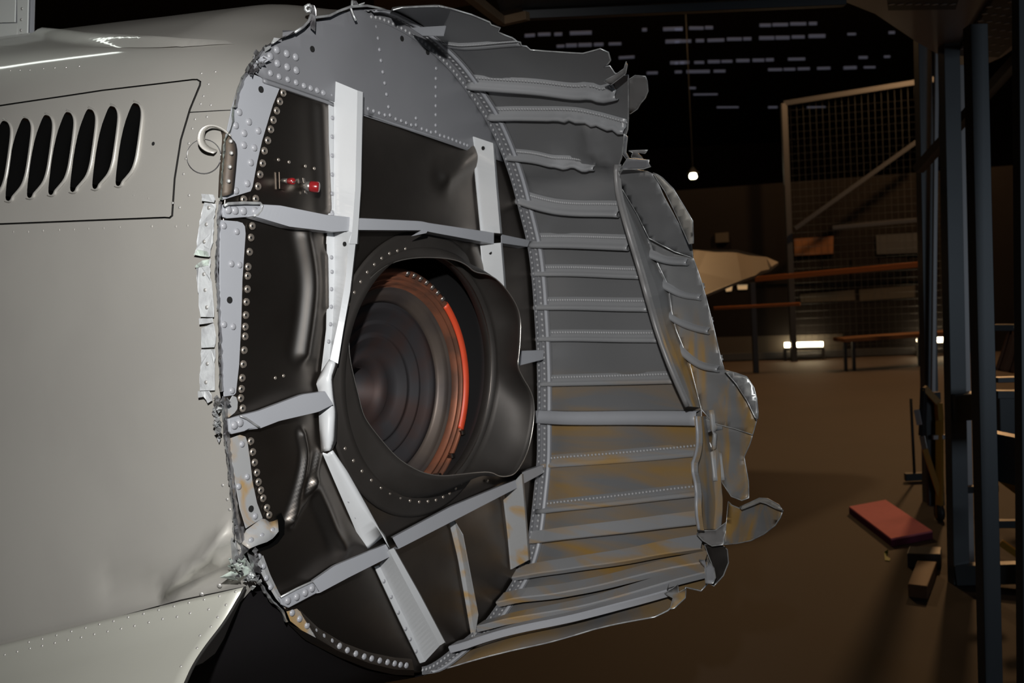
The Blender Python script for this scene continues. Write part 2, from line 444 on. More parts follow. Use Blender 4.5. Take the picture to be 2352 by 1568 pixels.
# ================================================================== THE HANGAR
M['floor'] = mat('hangar_floor_paint', (0.038, 0.025, 0.0175), 0.75, 0, 0.9, 0.55, (0.027, 0.018, 0.0125), bump=0.15, bscale=25)
M['wall'] = mat('dark_wall_boards', (0.004, 0.003, 0.003), 0.7, 0, 3, 0.4, (0.003, 0.002, 0.002), spec=0.15)
M['roof'] = mat('dark_roof', (0.02, 0.016, 0.014), 0.85)
M['gantry'] = mat('blue_grey_steel_paint', (0.10, 0.108, 0.115), 0.38, 0.1, 4, 0.3)
M['gantry_light'] = mat('galvanised_pole', (0.42, 0.40, 0.40), 0.4, 0.3)
M['tan'] = mat('weathered_timber', (0.16, 0.105, 0.06), 0.6, 0, 8, 0.4)
M['brown'] = mat('brown_timber', (0.13, 0.06, 0.025), 0.6, 0, 8, 0.5)
M['yellow'] = mat('yellow_machine_paint', (0.42, 0.22, 0.03), 0.45)
M['rail_orange'] = mat('orange_rail_paint', (0.42, 0.13, 0.02), 0.5)
M['fence'] = mat('fence_tube', (0.028, 0.031, 0.038), 0.45, 0.3)
M['pink'] = mat('pink_foam', (0.92, 0.25, 0.29), 0.8, 0, 30, 0.15)
M['pink_side'] = mat('purple_foam_edge', (0.16, 0.02, 0.06), 0.8)
M['cream'] = mat('cream_wing_paint', (0.20, 0.155, 0.11), 0.5, 0, 6, 0.15)
M['tube_on'] = mat('lit_tube', (1, 1, 1), 0.5, emit=(1.0, 0.80, 0.50), estr=26)
M['tube_cool'] = mat('lit_cool_tube', (1, 1, 1), 0.5, emit=(0.93, 1.0, 0.92), estr=9)
M['bulb'] = mat('lit_bulb', (1, 1, 1), 0.5, emit=(1.0, 0.92, 0.65), estr=14)
M['skylight'] = mat('dim_daylight_pane', (0.4, 0.4, 0.45), 0.5, emit=(0.62, 0.62, 0.80), estr=0.06)
M['pane_warm'] = mat('pale_wall_strip', (0.032, 0.026, 0.018), 0.6)
M['lit_pane'] = mat('lit_window_pane', (0.5, 0.4, 0.25), 0.5, emit=(1.0, 0.72, 0.40), estr=0.22)
M['sign_orange'] = mat('orange_notice', (0.13, 0.05, 0.012), 0.6)
M['dark_grey'] = mat('dark_grey_paint', (0.03, 0.032, 0.035), 0.5)
M['green'] = mat('green_tape', (0.22, 0.30, 0.04), 0.6)
M['sack'] = mat('brown_cloth', (0.20, 0.09, 0.045), 0.8)
def struct(o): o['kind'] = 'structure'; return o
def slab(name, a, b, c, d, material, th=0.15): return struct(obj(name, [a, b, c, d], [(0, 1, 2, 3)], material, None, solid=th, soff=-1))
slab('floor', (-18, -6, 0), (22, -6, 0), (22, 64, 0), (-18, 64, 0), 'floor')
CEIL = slab('ceiling', (-18, 64, 9), (22, 64, 9), (22, -6, 9), (-18, -6, 9), 'roof')
slab('wall_far', (-18, 64, 0), (22, 64, 0), (22, 64, 9), (-18, 64, 9), 'roof')
slab('wall_left', (-18, -6, 0), (-18, 64, 0), (-18, 64, 9), (-18, -6, 9), 'roof')
slab('wall_right', (22, 64, 0), (22, -6, 0), (22, -6, 9), (22, 64, 9), 'roof')
slab('wall_behind', (22, -6, 0), (-18, -6, 0), (-18, -6, 9), (22, -6, 9), 'roof')
# daylight slits between the roof boards
def roof_pt(p): return on_floor(p, 8.99)
rr = random.Random(21)
slits = []
for y0, x0, x1 in ((80, 1220, 1290), (104, 1230, 1300)): slits.append((y0, x0, x1))
DASH = [(ZB((0, 187), (50, 187)), 6), (ZB((92, 181), (185, 181)), 6), (ZB((195, 178), (245, 178)), 6), (ZB((545, 163), (618, 162)), 6), (ZB((628, 160), (728, 158)), 6), (ZB((742, 154), (845, 153)), 6), (ZB((862, 152), (914, 151)), 6),
        (ZB((0, 268), (30, 267)), 5), (ZB((40, 265), (105, 264)), 6), (ZB((135, 262), (188, 261)), 6), (ZB((210, 260), (318, 257)), 6), (ZB((335, 252), (430, 251)), 6), (ZB((440, 250), (492, 249)), 6), (ZB((542, 245), (640, 244)), 7), (ZB((648, 243), (738, 242)), 7), (ZB((752, 238), (835, 237)), 6), (ZB((860, 233), (968, 231)), 7),
        (ZB((0, 405), (20, 405)), 5), (ZB((35, 402), (92, 401)), 6), (ZB((125, 402), (188, 401)), 5), (ZB((212, 397), (290, 396)), 6), (ZB((300, 395), (370, 394)), 5), (ZB((395, 390), (480, 389)), 6), (ZB((500, 388), (575, 387)), 6), (ZB((585, 385), (636, 384)), 6), (ZB((728, 381), (838, 379)), 5),
        (ZB((0, 463), (45, 462)), 5), (ZB((75, 461), (225, 459)), 6), (ZB((250, 458), (325, 457)), 5), (ZB((600, 448), (690, 447)), 5), (ZB((700, 446), (775, 445)), 5), (ZB((790, 443), (868, 441)), 5), (ZB((915, 440), (1000, 438)), 5), (ZB((1085, 437), (1170, 434)), 6), (ZB((1182, 370), (1240, 369)), 5), (ZB((1345, 365), (1385, 364)), 4), (ZB((1215, 433), (1290, 432)), 4), (ZB((1110, 220), (1165, 219)), 4), (ZB((1375, 210), (1415, 209)), 5),
        (ZB((90, 566), (135, 566)), 4), (ZB((120, 608), (275, 606)), 3), (ZB((600, 690), (660, 689)), 4), (ZB((270, 690), (410, 689)), 3), (ZB((850, 690), (970, 688)), 3),
        (Z3((575, 230), (640, 226)), 6), (Z3((660, 222), (740, 220)), 6), (Z3((765, 221), (815, 219)), 6), (Z3((865, 214), (1005, 210)), 7), (Z3((1330, 192), (1360, 191)), 6), (Z3((1465, 188), (1590, 184)), 7), (Z3((780, 298), (830, 296)), 5), (Z3((840, 293), (910, 291)), 7), (Z3((920, 290), (1005, 288)), 7), (Z3((1020, 287), (1080, 285)), 6), (Z3((1115, 283), (1195, 281)), 5), (Z3((1480, 268), (1580, 264)), 7), (Z3((1510, 404), (1600, 402)), 6), (Z3((1360, 470), (1430, 468)), 5), (Z3((1180, 372), (1280, 366)), 5)]
for (a, b), h in DASH:
    q = [roof_pt((a[0], a[1] - h / 2)), roof_pt((b[0], b[1] - h / 2)), roof_pt((b[0], b[1] + h / 2)), roof_pt((a[0], a[1] + h / 2))]
    if max(v.y for v in q) < 63:
        obj('skylight', q, [(0, 1, 2, 3)], 'skylight', CEIL, solid=.02)
# partition wall across the hangar
b0, b1 = on_floor((1671, 829)), on_floor((2121, 813)); dv = (b1 - b0).normalized(); nb = V((dv.y, -dv.x, 0)).normalized()
if nb.y > 0: nb = -nb
wl0, wl1 = b0 - dv * 9, b1 + dv * 5
WALLB = struct(obj('wall_back', [wl0, wl1, wl1 + V((0, 0, 2.75)), wl0 + V((0, 0, 2.75)), wl0 - nb * .12, wl1 - nb * .12, wl1 - nb * .12 + V((0, 0, 2.75)), wl0 - nb * .12 + V((0, 0, 2.75))], [(0, 1, 2, 3), (5, 4, 7, 6), (3, 2, 6, 7), (1, 5, 6, 2), (4, 0, 3, 7)], 'wall'))
def on_wall(p, off=0.0):
    d = ray(p); return CAM + d * ((b0 + nb * off - CAM).dot(nb) / d.dot(nb))
def wall_patch(name, px, material, parent, off=.02):
    a = [on_wall(p, off) for p in px]; n = len(a); c = [q - nb * (off - .001) for q in a]
    return obj(name, a + c, [tuple(range(n)), tuple(range(2 * n - 1, n - 1, -1))] + [(i, n + i, n + (i + 1) % n, (i + 1) % n) for i in range(n)], material, parent)
wall_patch('kerb', [(1500, 818), (2125, 797), (2125, 812), (1500, 834)], 'dark_grey', WALLB, .12)
wall_patch('wall_strip', ZC((805, 492), (1155, 463), (1160, 530), (810, 545)), 'pane_warm', WALLB)  # light on the corrugated strips put in as a paler colour
wall_patch('wall_strip', ZC((1185, 462), (1545, 435), (1545, 510), (1190, 535)), 'pane_warm', WALLB)
wall_patch('lit_pane', ZC((320, 432), (372, 428), (365, 470), (330, 475)), 'lit_pane', WALLB)
wall_patch('lit_pane', ZC((400, 425), (468, 425), (465, 460), (405, 462)), 'lit_pane', WALLB)
wall_patch('wall_panel', ZC((235, 770), (1080, 745), (1080, 860), (235, 880)), 'pane_warm', WALLB)
for k in range(9):
    x = 1560 + 66 * k; wall_patch('wall_board', [(x, 600 - k), (x + 60, 598 - k), (x + 60, 655 - k * 1.5), (x, 657 - k * 1.5)], 'wall', WALLB, .03)

# ---- hangar lamps (warm light from the far bays; the last is an added fill)
light('unseen_warm_lamp', 'POINT', (6.0, 13.0, 5.2), 560, (1.0, 0.55, 0.24), shadow_soft_size=.2)
light('unseen_warm_lamp', 'POINT', (2.0, 14.6, 6.0), 350, (1.0, 0.60, 0.28), shadow_soft_size=.2)
light('unseen_warm_lamp', 'POINT', (3.5, 6.6, 3.4), 13, (1.0, 0.62, 0.32), shadow_soft_size=.2)  # unseen lamp added close by to brighten the foam mat
# unseen cool light behind the photographer, added to brighten the gantry
light('added_cool_fill', 'AREA', (5.5, -4.5, 2.2), 46, (0.72, 0.86, 1.0), (2.6, 4.0, 1.4), shape='RECTANGLE', size=2.0, size_y=2.5)

# ================================================================== THE WRECKED AIRCRAFT
AC = empty('aircraft_wreck', L2W(0.11, -0.80, -0.3), 'silver aircraft rear fuselage torn open at a bulkhead, jet pipe showing', 'aircraft')

# ---- outer skin with the opening of the vent panel
VENT = [(-190, 272)] + Z1((0, 685), (660, 585), (1240, 517), (1268, 517), (1285, 528), (1283, 548), (1220, 700), (1160, 900), (1120, 1150), (1104, 1385), (1090, 1397), (1060, 1395), (0, 1437)) + [(-190, 520)]
def grow(px, d):
    n = len(px); ar = sum(px[i][0] * px[(i + 1) % n][1] - px[(i + 1) % n][0] * px[i][1] for i in range(n)); sg = 1 if ar > 0 else -1; out = []
    for i in range(n):
        a, b, c = px[i - 1], px[i], px[(i + 1) % n]
        n1 = V((b[1] - a[1], a[0] - b[0])).normalized(); n2 = V((c[1] - b[1], b[0] - c[0])).normalized(); nn = n1 + n2
        nn = nn / max(0.5, nn.length_squared / 2) if nn.length > 1e-6 else n1
        out.append((b[0] + nn.x * d * sg, b[1] + nn.y * d * sg))
    return out
def edge_s(t):
    return 0.004 * noise.noise(V((t * 60, 3, 0))) + 0.003 * noise.noise(V((t * 190, 7, 0)))
outer = [(t, edge_s(t)) for t in [0.404 + 0.546 * i / 240 for i in range(241)]]
outer += [(0.95, s) for s in [0.06 + i * 0.08 for i in range(24)]]
def low_t(s): return 0.403 - 0.031 * smoothstep(0.0, 0.22, s)
outer += [(0.95 - 0.578 * i / 60, 1.98) for i in range(1, 60)] + [(low_t(s), s) for s in [1.9 - i * 0.04 for i in range(47)]]
def ptl(px): return [(q[0] * PERI, q[1]) for q in (NEAR.ts(p) for p in px) if q]
DENT = [(ptl(ZA((1080, 985), (1200, 860), (1330, 740), (1440, 620))), 0.016, 0.020), (ptl(ZA((1120, 985), (1260, 930), (1440, 850))), 0.014, -0.016),
        (ptl(ZA((1080, 985), (900, 950), (700, 960))), 0.03, -0.006), (ptl(ZA((1330, 740), (1430, 830), (1480, 850))), 0.014, 0.006)]
def skin_disp(t, s):
    p = (t * PERI, s); d = 0.0
    for ln, wd, h in DENT:
        if len(ln) > 1: d += h * ridge(p, ln, wd)
    d += 0.0007 * noise.noise(V((t * 9, s * 5, 1)))
    return d
SKIN = cdt_sheet('outer_skin', NEAR, outer, [tsl(NEAR, grow(VENT, 3.4), 9)], (0.022, 0.03), 'silver', AC, disp=skin_disp)

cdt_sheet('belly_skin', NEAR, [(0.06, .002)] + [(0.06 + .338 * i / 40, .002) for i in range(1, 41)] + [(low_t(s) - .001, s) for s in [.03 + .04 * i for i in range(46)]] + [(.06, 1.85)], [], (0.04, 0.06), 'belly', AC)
# ---- vent panel with louvre slots
SLOT = [(865, 660), (897, 676), (914, 712), (916, 760), (905, 860), (893, 950), (880, 1030), (858, 1095), (820, 1140), (792, 1168), (783, 1190), (765, 1198), (748, 1192), (744, 1165), (752, 1080), (772, 930), (800, 800), (832, 712), (850, 672)]
louv = []
for k, dx in enumerate([0, -150, -293, -433, -570, -707, -840, -970, -1098]):
    louv.append(Z1(*[(x + dx, y + 19.2 * k) for x, y in SLOT]))
holes = [tsl(NEAR, chaikin(l, 1, True), 50) for l in louv]
VP = cdt_sheet('vent_panel', NEAR, tsl(NEAR, grow(VENT, -0.6), 9), holes, (0.02, 0.02), 'silver', AC, off=0.0006, disp=skin_disp)
cdt_sheet('gap_backing', NEAR, tsl(NEAR, grow(VENT, 12), 12), [tsl(NEAR, grow(VENT, -9), 12)], (0.03, 0.03), 'gap', AC, off=-0.006)  # dark strip added underneath so the panel gap reads black
cdt_sheet('dark_backing', NEAR, tsl(NEAR, grow(VENT, 10), 20), [], (0.05, 0.05), 'black', AC, off=-0.11)  # black sheet added for the unlit space behind the louvres
for l in louv:
    rows = []
    e = chaikin(l[:13], 2); n = len(e); inner = []; outr = []; crest = []
    g = chaikin(grow(l, 4.2)[:13], 2); g2 = chaikin(grow(l, 1.4)[:13], 2)
    for i in range(n):
        w_ = math.sin(math.pi * (0.06 + 0.90 * i / (n - 1)))
        a, b, c = NEAR.px(e[i], -0.006), NEAR.px(g2[i], 0.0012 + 0.0045 * w_), NEAR.px(g[i], 0.0008)
        if a and b and c: rows.append([a, b, c])
    lo = loft('louvre', rows, 'silver', VP, True, 0.0012)
    bl = [l[13], l[14], l[15], l[16], l[17], l[18]]
    rows = []
    for i, p in enumerate(bl):
        a, b = NEAR.px(p, 0.0), NEAR.px((p[0] + 9, p[1] - 2), -0.04)
        if a and b: rows.append([a, b])
    loft('louvre_blade', rows, 'black', lo, True, 0.001)  # blade coloured black to give the slot its inner shade
def skin_rivets(px, r, kind, parent, name='rivet', off=0.0):
    for p in px:
        q = NEAR.ts(p)
        if q: dome(name, NEAR.pt(q[0], q[1], off - r * 0.1), NEAR.normal(*q), r, kind, parent)
skin_rivets(ZE((393, 148), (250, 175), (217, 288), (175, 465), (140, 650), (112, 833), (65, 1235)) + Z1((1295, 470), (1385, 460), (1340, 540), (1308, 617), (1355, 675), (1290, 667), (1330, 750), (1215, 1255), (1110, 1305)), 0.0026, 'rivet_silver', SKIN)
skin_rivets(Z1((85, 1490), (180, 1490), (275, 1483), (380, 1478), (475, 1475), (568, 1470), (667, 1467), (770, 1460), (975, 1455), (1130, 1455), (1205, 1450)), 0.0034, 'silver', SKIN, off=-0.0012)
skin_rivets([(x / 7.84, y / 7.84) for x, y in ((185, 1268), (360, 1262), (537, 1262), (780, 1232), (985, 1220), (1188, 1212), (1425, 1190))], 0.003, 'rivet_silver', SKIN)
skin_rivets(Z1((860, 1257), (955, 1275), (740, 1290), (780, 1285)), 0.003, 'silver', VP, off=-0.0008)
skin_rivets(ZA((1463, 912), (1392, 952), (1280, 1006)), 0.0052, 'rivet_silver', SKIN)
skin_rivets(ZA((1412, 315), (1440, 405), (1455, 470)), 0.0032, 'rivet_silver', SKIN)
q = NEAR.ts(Z1((990, 925))[0]); disc('screw_hole', NEAR.pt(*q, 0.001), NEAR.normal(*q), 0.0035, 'hole', VP)
DISC = [(470 + 39 * math.cos(a * math.pi / 18), 360 + 39 * math.sin(a * math.pi / 18)) for a in range(36)]
cdt_sheet('access_disc', NEAR, tsl(NEAR, DISC, 20), [], (0.02, 0.02), 'silver', AC, off=0.0022)
tube('disc_edge', [NEAR.px(p, .0016) for p in DISC + DISC[:1]], .0011, 'crush', AC, 6)
for sm in (ZE((190, 95), (450, 80), (690, 68)), ZA((0, 1338), (560, 1200), (1150, 1040), (1560, 955))):
    pts = [NEAR.px(p, 0.0004) for p in densify(sm, 20, False)]; pts = [p for p in pts if p]
    if len(pts) > 2: tube('skin_seam', pts, 0.0009, 'gap', AC, 5)

# ---- raised fairing along the spine
top = [(-200, 66), (0, 75), (60, 73), (100, 74), (150, 79), (180, 83), (200, 86), (330, 94), (420, 98), (520, 97)]
low = [(540, 102), (420, 111), (330, 111), (200, 108), (0, 106), (-200, 104)]
tl = ptl(top)
def fair(t, s):
    d = min(seg_d((t * PERI, s), tl[i], tl[i + 1])[0] for i in range(len(tl) - 1)) if len(tl) > 1 else 0
    return 0.0115 * (1 - smoothstep(0.0, 0.035, d)) * smoothstep(0.03, 0.3, s) - 0.0012
fo = tsl(NEAR, top + low, 12)
cdt_sheet('spine_fairing', NEAR, fo, [], (0.008, 0.02), 'silver', AC, disp=fair, off=0.0015)

# ---- wing-root fairing sheet, lower left
ft = [(-800, 1680), (0, 1480), (280, 1412), (565, 1345)]
fr = ZA((1555, 960), (1430, 1180), (1310, 1330), (1230, 1450), (1180, 1560)) + [(404, 1620), (396, 1660)]
T = resample(ft, 40); Rr = resample(chaikin(fr, 2), 26); Lf = resample([(-800, 1680), (-800, 1880)], 26)
Bt = resample([(-800, 1880), (396, 1660)], 40)
fdep = []
for p in T:
    q = NEAR.px(p); fdep.append((q - CAM).dot(FWD) if q and p[0] > -60 else None)
k0 = next(i for i, d in enumerate(fdep) if d is not None); sl = (fdep[k0 + 4] - fdep[k0]) / 4
fdep = [d if d is not None else fdep[k0] + sl * (i - k0) for i, d in enumerate(fdep)]
rows = []
for j in range(26):
    v_ = j / 25; r_ = []
    for i in range(40):
        u_ = i / 39
        x = (1 - v_) * T[i][0] + v_ * Bt[i][0] + (1 - u_) * Lf[j][0] + u_ * Rr[j][0] - ((1 - u_) * (1 - v_) * T[0][0] + u_ * (1 - v_) * T[-1][0] + (1 - u_) * v_ * Bt[0][0] + u_ * v_ * Bt[-1][0])
        y = (1 - v_) * T[i][1] + v_ * Bt[i][1] + (1 - u_) * Lf[j][1] + u_ * Rr[j][1] - ((1 - u_) * (1 - v_) * T[0][1] + u_ * (1 - v_) * T[-1][1] + (1 - u_) * v_ * Bt[0][1] + u_ * v_ * Bt[-1][1])
        dep = fdep[i] - 0.012 - (0.26 * v_ - 0.05 * math.sin(v_ * 3.14))
        r_.append(at((x, y), dep))
    rows.append(r_)
FAIR = loft('wing_root_fairing', rows, 'silver_light', AC, True, 0.0025)
_n = 40; fb = BVHTree.FromPolygons([p for r in rows for p in r], [(i * _n + j, i * _n + j + 1, (i + 1) * _n + j + 1, (i + 1) * _n + j) for i in range(25) for j in range(_n - 1)])
for p in ZA((1495, 990), (1393, 1018), (1297, 1040), (1200, 1060), (1105, 1083), (1008, 1106), (912, 1130), (815, 1152), (722, 1177), (632, 1197), (545, 1220), (455, 1242), (360, 1267), (270, 1290), (185, 1310), (1435, 1075), (1325, 1103), (1208, 1127), (1125, 1150), (1033, 1163), (945, 1185), (855, 1207), (770, 1225), (685, 1242), (600, 1260), (517, 1280), (433, 1297), (350, 1315), (270, 1333), (192, 1350), (112, 1370), (33, 1390), (1382, 1153), (1340, 1212), (1270, 1270), (1252, 1350), (1150, 1465)):
    loc, nn, idx, _ = fb.ray_cast(CAM, ray(p).normalized())
    if loc:
        if nn.dot(ray(p)) > 0: nn = -nn
        dome('rivet', loc + nn * 0.0008, nn, 0.0029, 'rivet_silver', FAIR)
tube('fairing_edge', [r[-1] for r in rows], 0.003, 'gap', FAIR, 6)

# ---- root of the tail fin at the upper left
P0 = at((62, 75), 2.72)
def PW(p, off=0.0):
    d = ray(p); return CAM + d * ((P0 + W * off - CAM).dot(W) / d.dot(W))
def wplate(name, px, off, material, parent, th=0.003):
    a = [PW(p, off) for p in px]; b = [q + W * th for q in a]; n = len(a)
    return obj(name, a + b, [tuple(range(n))[::-1], tuple(range(n, 2 * n))] + [(i, (i + 1) % n, n + (i + 1) % n, n + i) for i in range(n)], material, parent, bevel=0.0008)
FIN = wplate('fin_stub', [(-420, -22), (72, -22), (66, 200), (-420, 300)], 0.0, 'grey_light', AC, 0.012)
wplate('fin_panel', [(-420, -22), (36, -22), (34, 51), (-420, 62)], -0.006, 'white', FIN)
wplate('fin_panel', [(-420, 66), (40, 53), (36, 180), (-420, 280)], -0.005, 'white', FIN)
wplate('edge_strip', [(39, -22), (65, -22), (60, 190), (40, 190)], -0.008, 'white', FIN)
for x, y in ((50.5, 20), (49, 45), (48, 69.5), (52, -4)): dome('rivet', PW((x, y), -0.0085), -W, 0.004, 'rivet_silver', FIN)

# ---- bulkhead web: bare dark sheet with buckles, round opening for the jet pipe
CF = (0.156, -0.098); RH = 0.268
BUCK = [([UV(p) for p in chaikin(Z4((890, 300), (945, 600), (925, 850), (885, 1120)), 3)], 0.020, 0.0159),
        ([UV(p) for p in chaikin(Z4((1035, 450), (1045, 800)), 3)], 0.012, 0.0080),
        ([UV(p) for p in chaikin(Z7((850, 280), (880, 420), (840, 620), (765, 860)), 3)], 0.009, 0.0085),
        ([UV(p) for p in chaikin(Z7((965, 400), (905, 640), (765, 860)), 3)], 0.009, 0.0075),
        ([UV(p) for p in chaikin(Z7((915, 600), (1010, 800), (1100, 1060)), 3)], 0.016, 0.0119),
        ([UV(p) for p in chaikin(Z7((1240, 1060), (1150, 1000)), 3)], 0.03, 0.0106),
        ([UV(p) for p in chaikin(Z3((60, 1140), (230, 1010)), 3)], 0.03, 0.0159),
        ([UV(p) for p in chaikin(Z5((930, 220), (990, 380)), 3)], 0.03, 0.0133),
        ([UV(p) for p in chaikin(Z2((660, 700), (690, 1340)), 3)], 0.02, 0.0080)]
def web_d(u, v):
    d = 0.0
    for ln, wd, h in BUCK: d += h * ridge((u, v), ln, wd)
    return d + 0.003 * noise.noise(V((u * 4, v * 4, 0)))
rows = []
NA, NRING = 460, 84
for j in range(NRING + 1):
    f = j / NRING; r_ = []
    for i in range(NA):
        u, v = R(i / NA); u, v = UC + (u - UC) * 0.985, VC + (v - VC) * 0.985
        dx, dy = u - CF[0], v - CF[1]; L = math.hypot(dx, dy); iu, iv = CF[0] + dx / L * RH, CF[1] + dy / L * RH
        uu, vv_ = iu + (u - iu) * f, iv + (v - iv) * f
        r_.append(L2W(uu, vv_, web_d(uu, vv_) * smoothstep(0, 0.12, f) * smoothstep(1, 0.93, f)))
    rows.append(r_)
WEB = loft('bulkhead_web', rows, 'dark', AC, True, 0.0016, True)

def flat_cdt(name, px, s, step, material, parent, disp, solid=0.0018, hole_px=()):
    lp = [UV(p, s) for p in densify(px, 14)]; pts = list(lp); n = len(lp); ed = [(i, (i + 1) % n) for i in range(n)]
    x = min(p[0] for p in lp) + step / 2
    while x < max(p[0] for p in lp):
        y = min(p[1] for p in lp) + step / 2
        while y < max(p[1] for p in lp):
            if inside((x, y), lp): pts.append((x, y))
            y += step
        x += step
    vo, eo, fo_, _, _, _ = delaunay_2d_cdt([V(p) for p in pts], ed, [], 0, 1e-6)
    ff = [tuple(f) for f in fo_ if inside((sum(vo[k][0] for k in f) / 3, sum(vo[k][1] for k in f) / 3), lp)]
    return obj(name, [L2W(q[0], q[1], s + disp(q[0], q[1])) for q in vo], ff, material, parent, True, solid)
# painted upper web
upx = [(571, 158), (604, 118), (632, 97), (679, 75), (714, 52), (757, 37), (804, 22), (845, 18), (893, 36), (939, 61), (993, 104), (1036, 146), (1071, 193), (1118, 261), (1154, 339), (1160, 372)] + Z2((1650, 985), (940, 737), (745, 655), (690, 640), (560, 600), (480, 570), (290, 505))
_b = [[UV(p) for p in ZI((1200, 900), (1500, 350))], [UV(p) for p in Z2((1000, 200), (1130, 560))]]
UW = flat_cdt('upper_web', upx, 0.007, 0.03, 'grey', AC, lambda u, v: 0.006 * noise.noise(V((u * 5, v * 5, 4))) + 0.004 * ridge((u, v), _b[0], 0.06))
strip('upper_web_flange', [(Z2((290, 500), (480, 565), (690, 640), (745, 662)), 0.0085), (Z2((290, 522), (480, 582), (690, 655), (745, 676)), 0.0115), (Z2((300, 540), (480, 598), (690, 668), (745, 690)), 0.003)], 'grey', UW, 16, 0.0016, True)
strip('upper_web_flange', [(Z2((935, 725), (1300, 845), (1645, 965)), 0.0085), (Z2((935, 742), (1300, 862), (1650, 985)), 0.004)], 'grey_light', UW, 16, 0.0012)
# painted side plates
LPU = plate('side_plate', Z2((290, 500), (400, 568)) + ZE((1190, 0), (1060, 430), (1000, 690), (945, 985), (920, 1042), (570, 1150)) + [(511, 399), (518, 316), (532, 250), (546, 203), (568, 165)], 0.005, 'grey_light', AC, bevel=0.0006)
LPM = plate('side_plate', Z4((318, 195), (440, 205), (475, 216), (492, 240), (497, 290), (486, 450), (475, 600), (467, 900), (452, 1200), (430, 1395), (415, 1410), (345, 1420), (326, 1000), (315, 600)), 0.005, 'grey_light', AC, bevel=0.0008)
LPL = plate('side_plate', Z7((372, 310), (440, 285), (478, 297), (492, 340), (505, 430), (525, 600), (555, 740), (592, 840), (480, 910), (440, 780), (400, 560), (378, 400)), 0.005, 'stain_grey', AC, bevel=0.0008)
TABJ = plate('corner_tab', ZJ((232, 150), (262, 125), (285, 85), (312, 95), (322, 130), (318, 180), (300, 205), (255, 240), (236, 240)), 0.006, 'stain_grey', AC, bevel=0.0008)
rows = []
for a, b in zip(resample(Z7((440, 1005), (480, 920), (590, 838), (640, 872), (690, 850)), 12), resample(Z7((500, 1045), (560, 1020), (620, 1000), (660, 975), (697, 930)), 12)):
    rows.append([PB(a, 0.006), PB(((a[0] + b[0]) / 2, (a[1] + b[1]) / 2), 0.016), PB(b, 0.026)])
BT = loft('bent_tab', rows, 'stain_grey', AC, True, 0.002)
strip('lower_flange', [(Z7((540, 1110), (590, 1230), (680, 1380), (740, 1445)), 0.004), (Z7((568, 1095), (615, 1225), (692, 1365), (745, 1430)), 0.006), (Z7((592, 1090), (640, 1220), (700, 1345), (760, 1425)), 0.004)], 'stain_grey', AC, 18, 0.0016)
LF = plate('lower_side_plate', ZF((870, 350), (950, 328), (980, 355), (1050, 440), (1160, 515), (1230, 556), (1305, 592), (1285, 608), (1235, 625), (1225, 640), (1185, 635), (1000, 505), (900, 425)), 0.006, 'stain_grey', AC, bevel=0.0006)
strip('bottom_ring', [(ZF((880, 440), (1000, 560), (1250, 690), (1500, 790), (1700, 835), (1850, 840)), 0.004), (ZF((1100, 555), (1260, 650), (1500, 745), (1700, 795), (1850, 800)), 0.012), (ZF((960, 330), (1100, 470), (1300, 590), (1500, 665), (1700, 705), (1830, 715)), 0.005)], 'dark', AC, 24, 0.002)

def rivets(px, r, kind, parent, s=0.007, name='rivet'):
    for p in px: dome(name, PB(p, s), A, r, kind, parent)
# bolts along the dark web edge
bolts = Z2((420, 597), (398, 652), (378, 712), (356, 772), (340, 832), (321, 903), (299, 970), (287, 1050), (271, 1122), (258, 1198), (243, 1278), (166, 1282)) + Z4((540, 238), (531, 318), (521, 417), (511, 520), (508, 583), (506, 675), (499, 764), (495, 855), (491, 935), (490, 1002), (484, 1098), (478, 1195), (470, 1290), (465, 1366), (460, 1430), (473, 1500)) + Z7((510, 328), (523, 400), (535, 470), (550, 537), (561, 600), (577, 655), (592, 708), (617, 772), (632, 820))
for p in bolts:
    d = dome('bolt', PB(p, 0.003), A, 0.0075, 'bolt', WEB)
    q = PB(p, 0.003) + A * 0.0047
for p in bolts: disc('bolt_socket', PB(p, 0.0072), A, 0.0024, 'hole', WEB, 6)
rivets(ZE((778, 92), (737, 252), (895, 208), (1008, 315), (838, 345), (835, 488), (960, 520), (918, 697), (876, 948), (740, 1035)), 0.0068, 'rivet_grey', LPU, 0.005)
rivets(ZI((495, 665), (628, 715), (748, 760), (410, 750), (505, 845), (635, 893), (757, 937)), 0.0074, 'rivet_grey', UW, 0.0085)
rivets(ZI((413, 975), (528, 1022), (643, 1060), (755, 1100), (860, 1143), (950, 1175), (1035, 1205), (1117, 1237)), 0.0060, 'rivet_grey', UW, 0.0085)
rivets(ZI((1817, 355), (1845, 510), (1868, 662), (1888, 808), (1912, 960), (1937, 1108), (1962, 1258), (1988, 1425), (1715, 1450), (1790, 1480), (1865, 1507), (1940, 1533)) + Z2((1108, 740), (1145, 765), (1180, 776), (1212, 790), (1245, 803), (1275, 803), (1313, 828), (1345, 838), (1372, 850), (1403, 848), (1430, 870), (1458, 878), (1485, 887), (1510, 897), (1535, 907), (1560, 917), (1585, 927), (1605, 935), (1405, 440), (1403, 505), (1402, 560), (1402, 618), (1402, 680), (1402, 738), (1402, 805), (1275, 760)), 0.0042, 'rivet_grey', UW, 0.0085)
rivets(Z4((343, 237), (433, 277), (396, 500), (452, 508), (407, 935), (345, 920), (400, 1378)), 0.0062, 'rivet_grey', LPM, 0.005)
rivets(Z7((452, 348), (487, 566), (430, 630), (540, 828)), 0.0060, 'rivet_grey', LPL, 0.005)
rivets(Z7((583, 960), (655, 925), (512, 990)), 0.0065, 'rivet_grey', BT, 0.017)
rivets(ZF((910, 360), (967, 406), (1025, 457), (1085, 502), (1147, 543), (1210, 580)), 0.0068, 'rivet_grey', LF, 0.006)
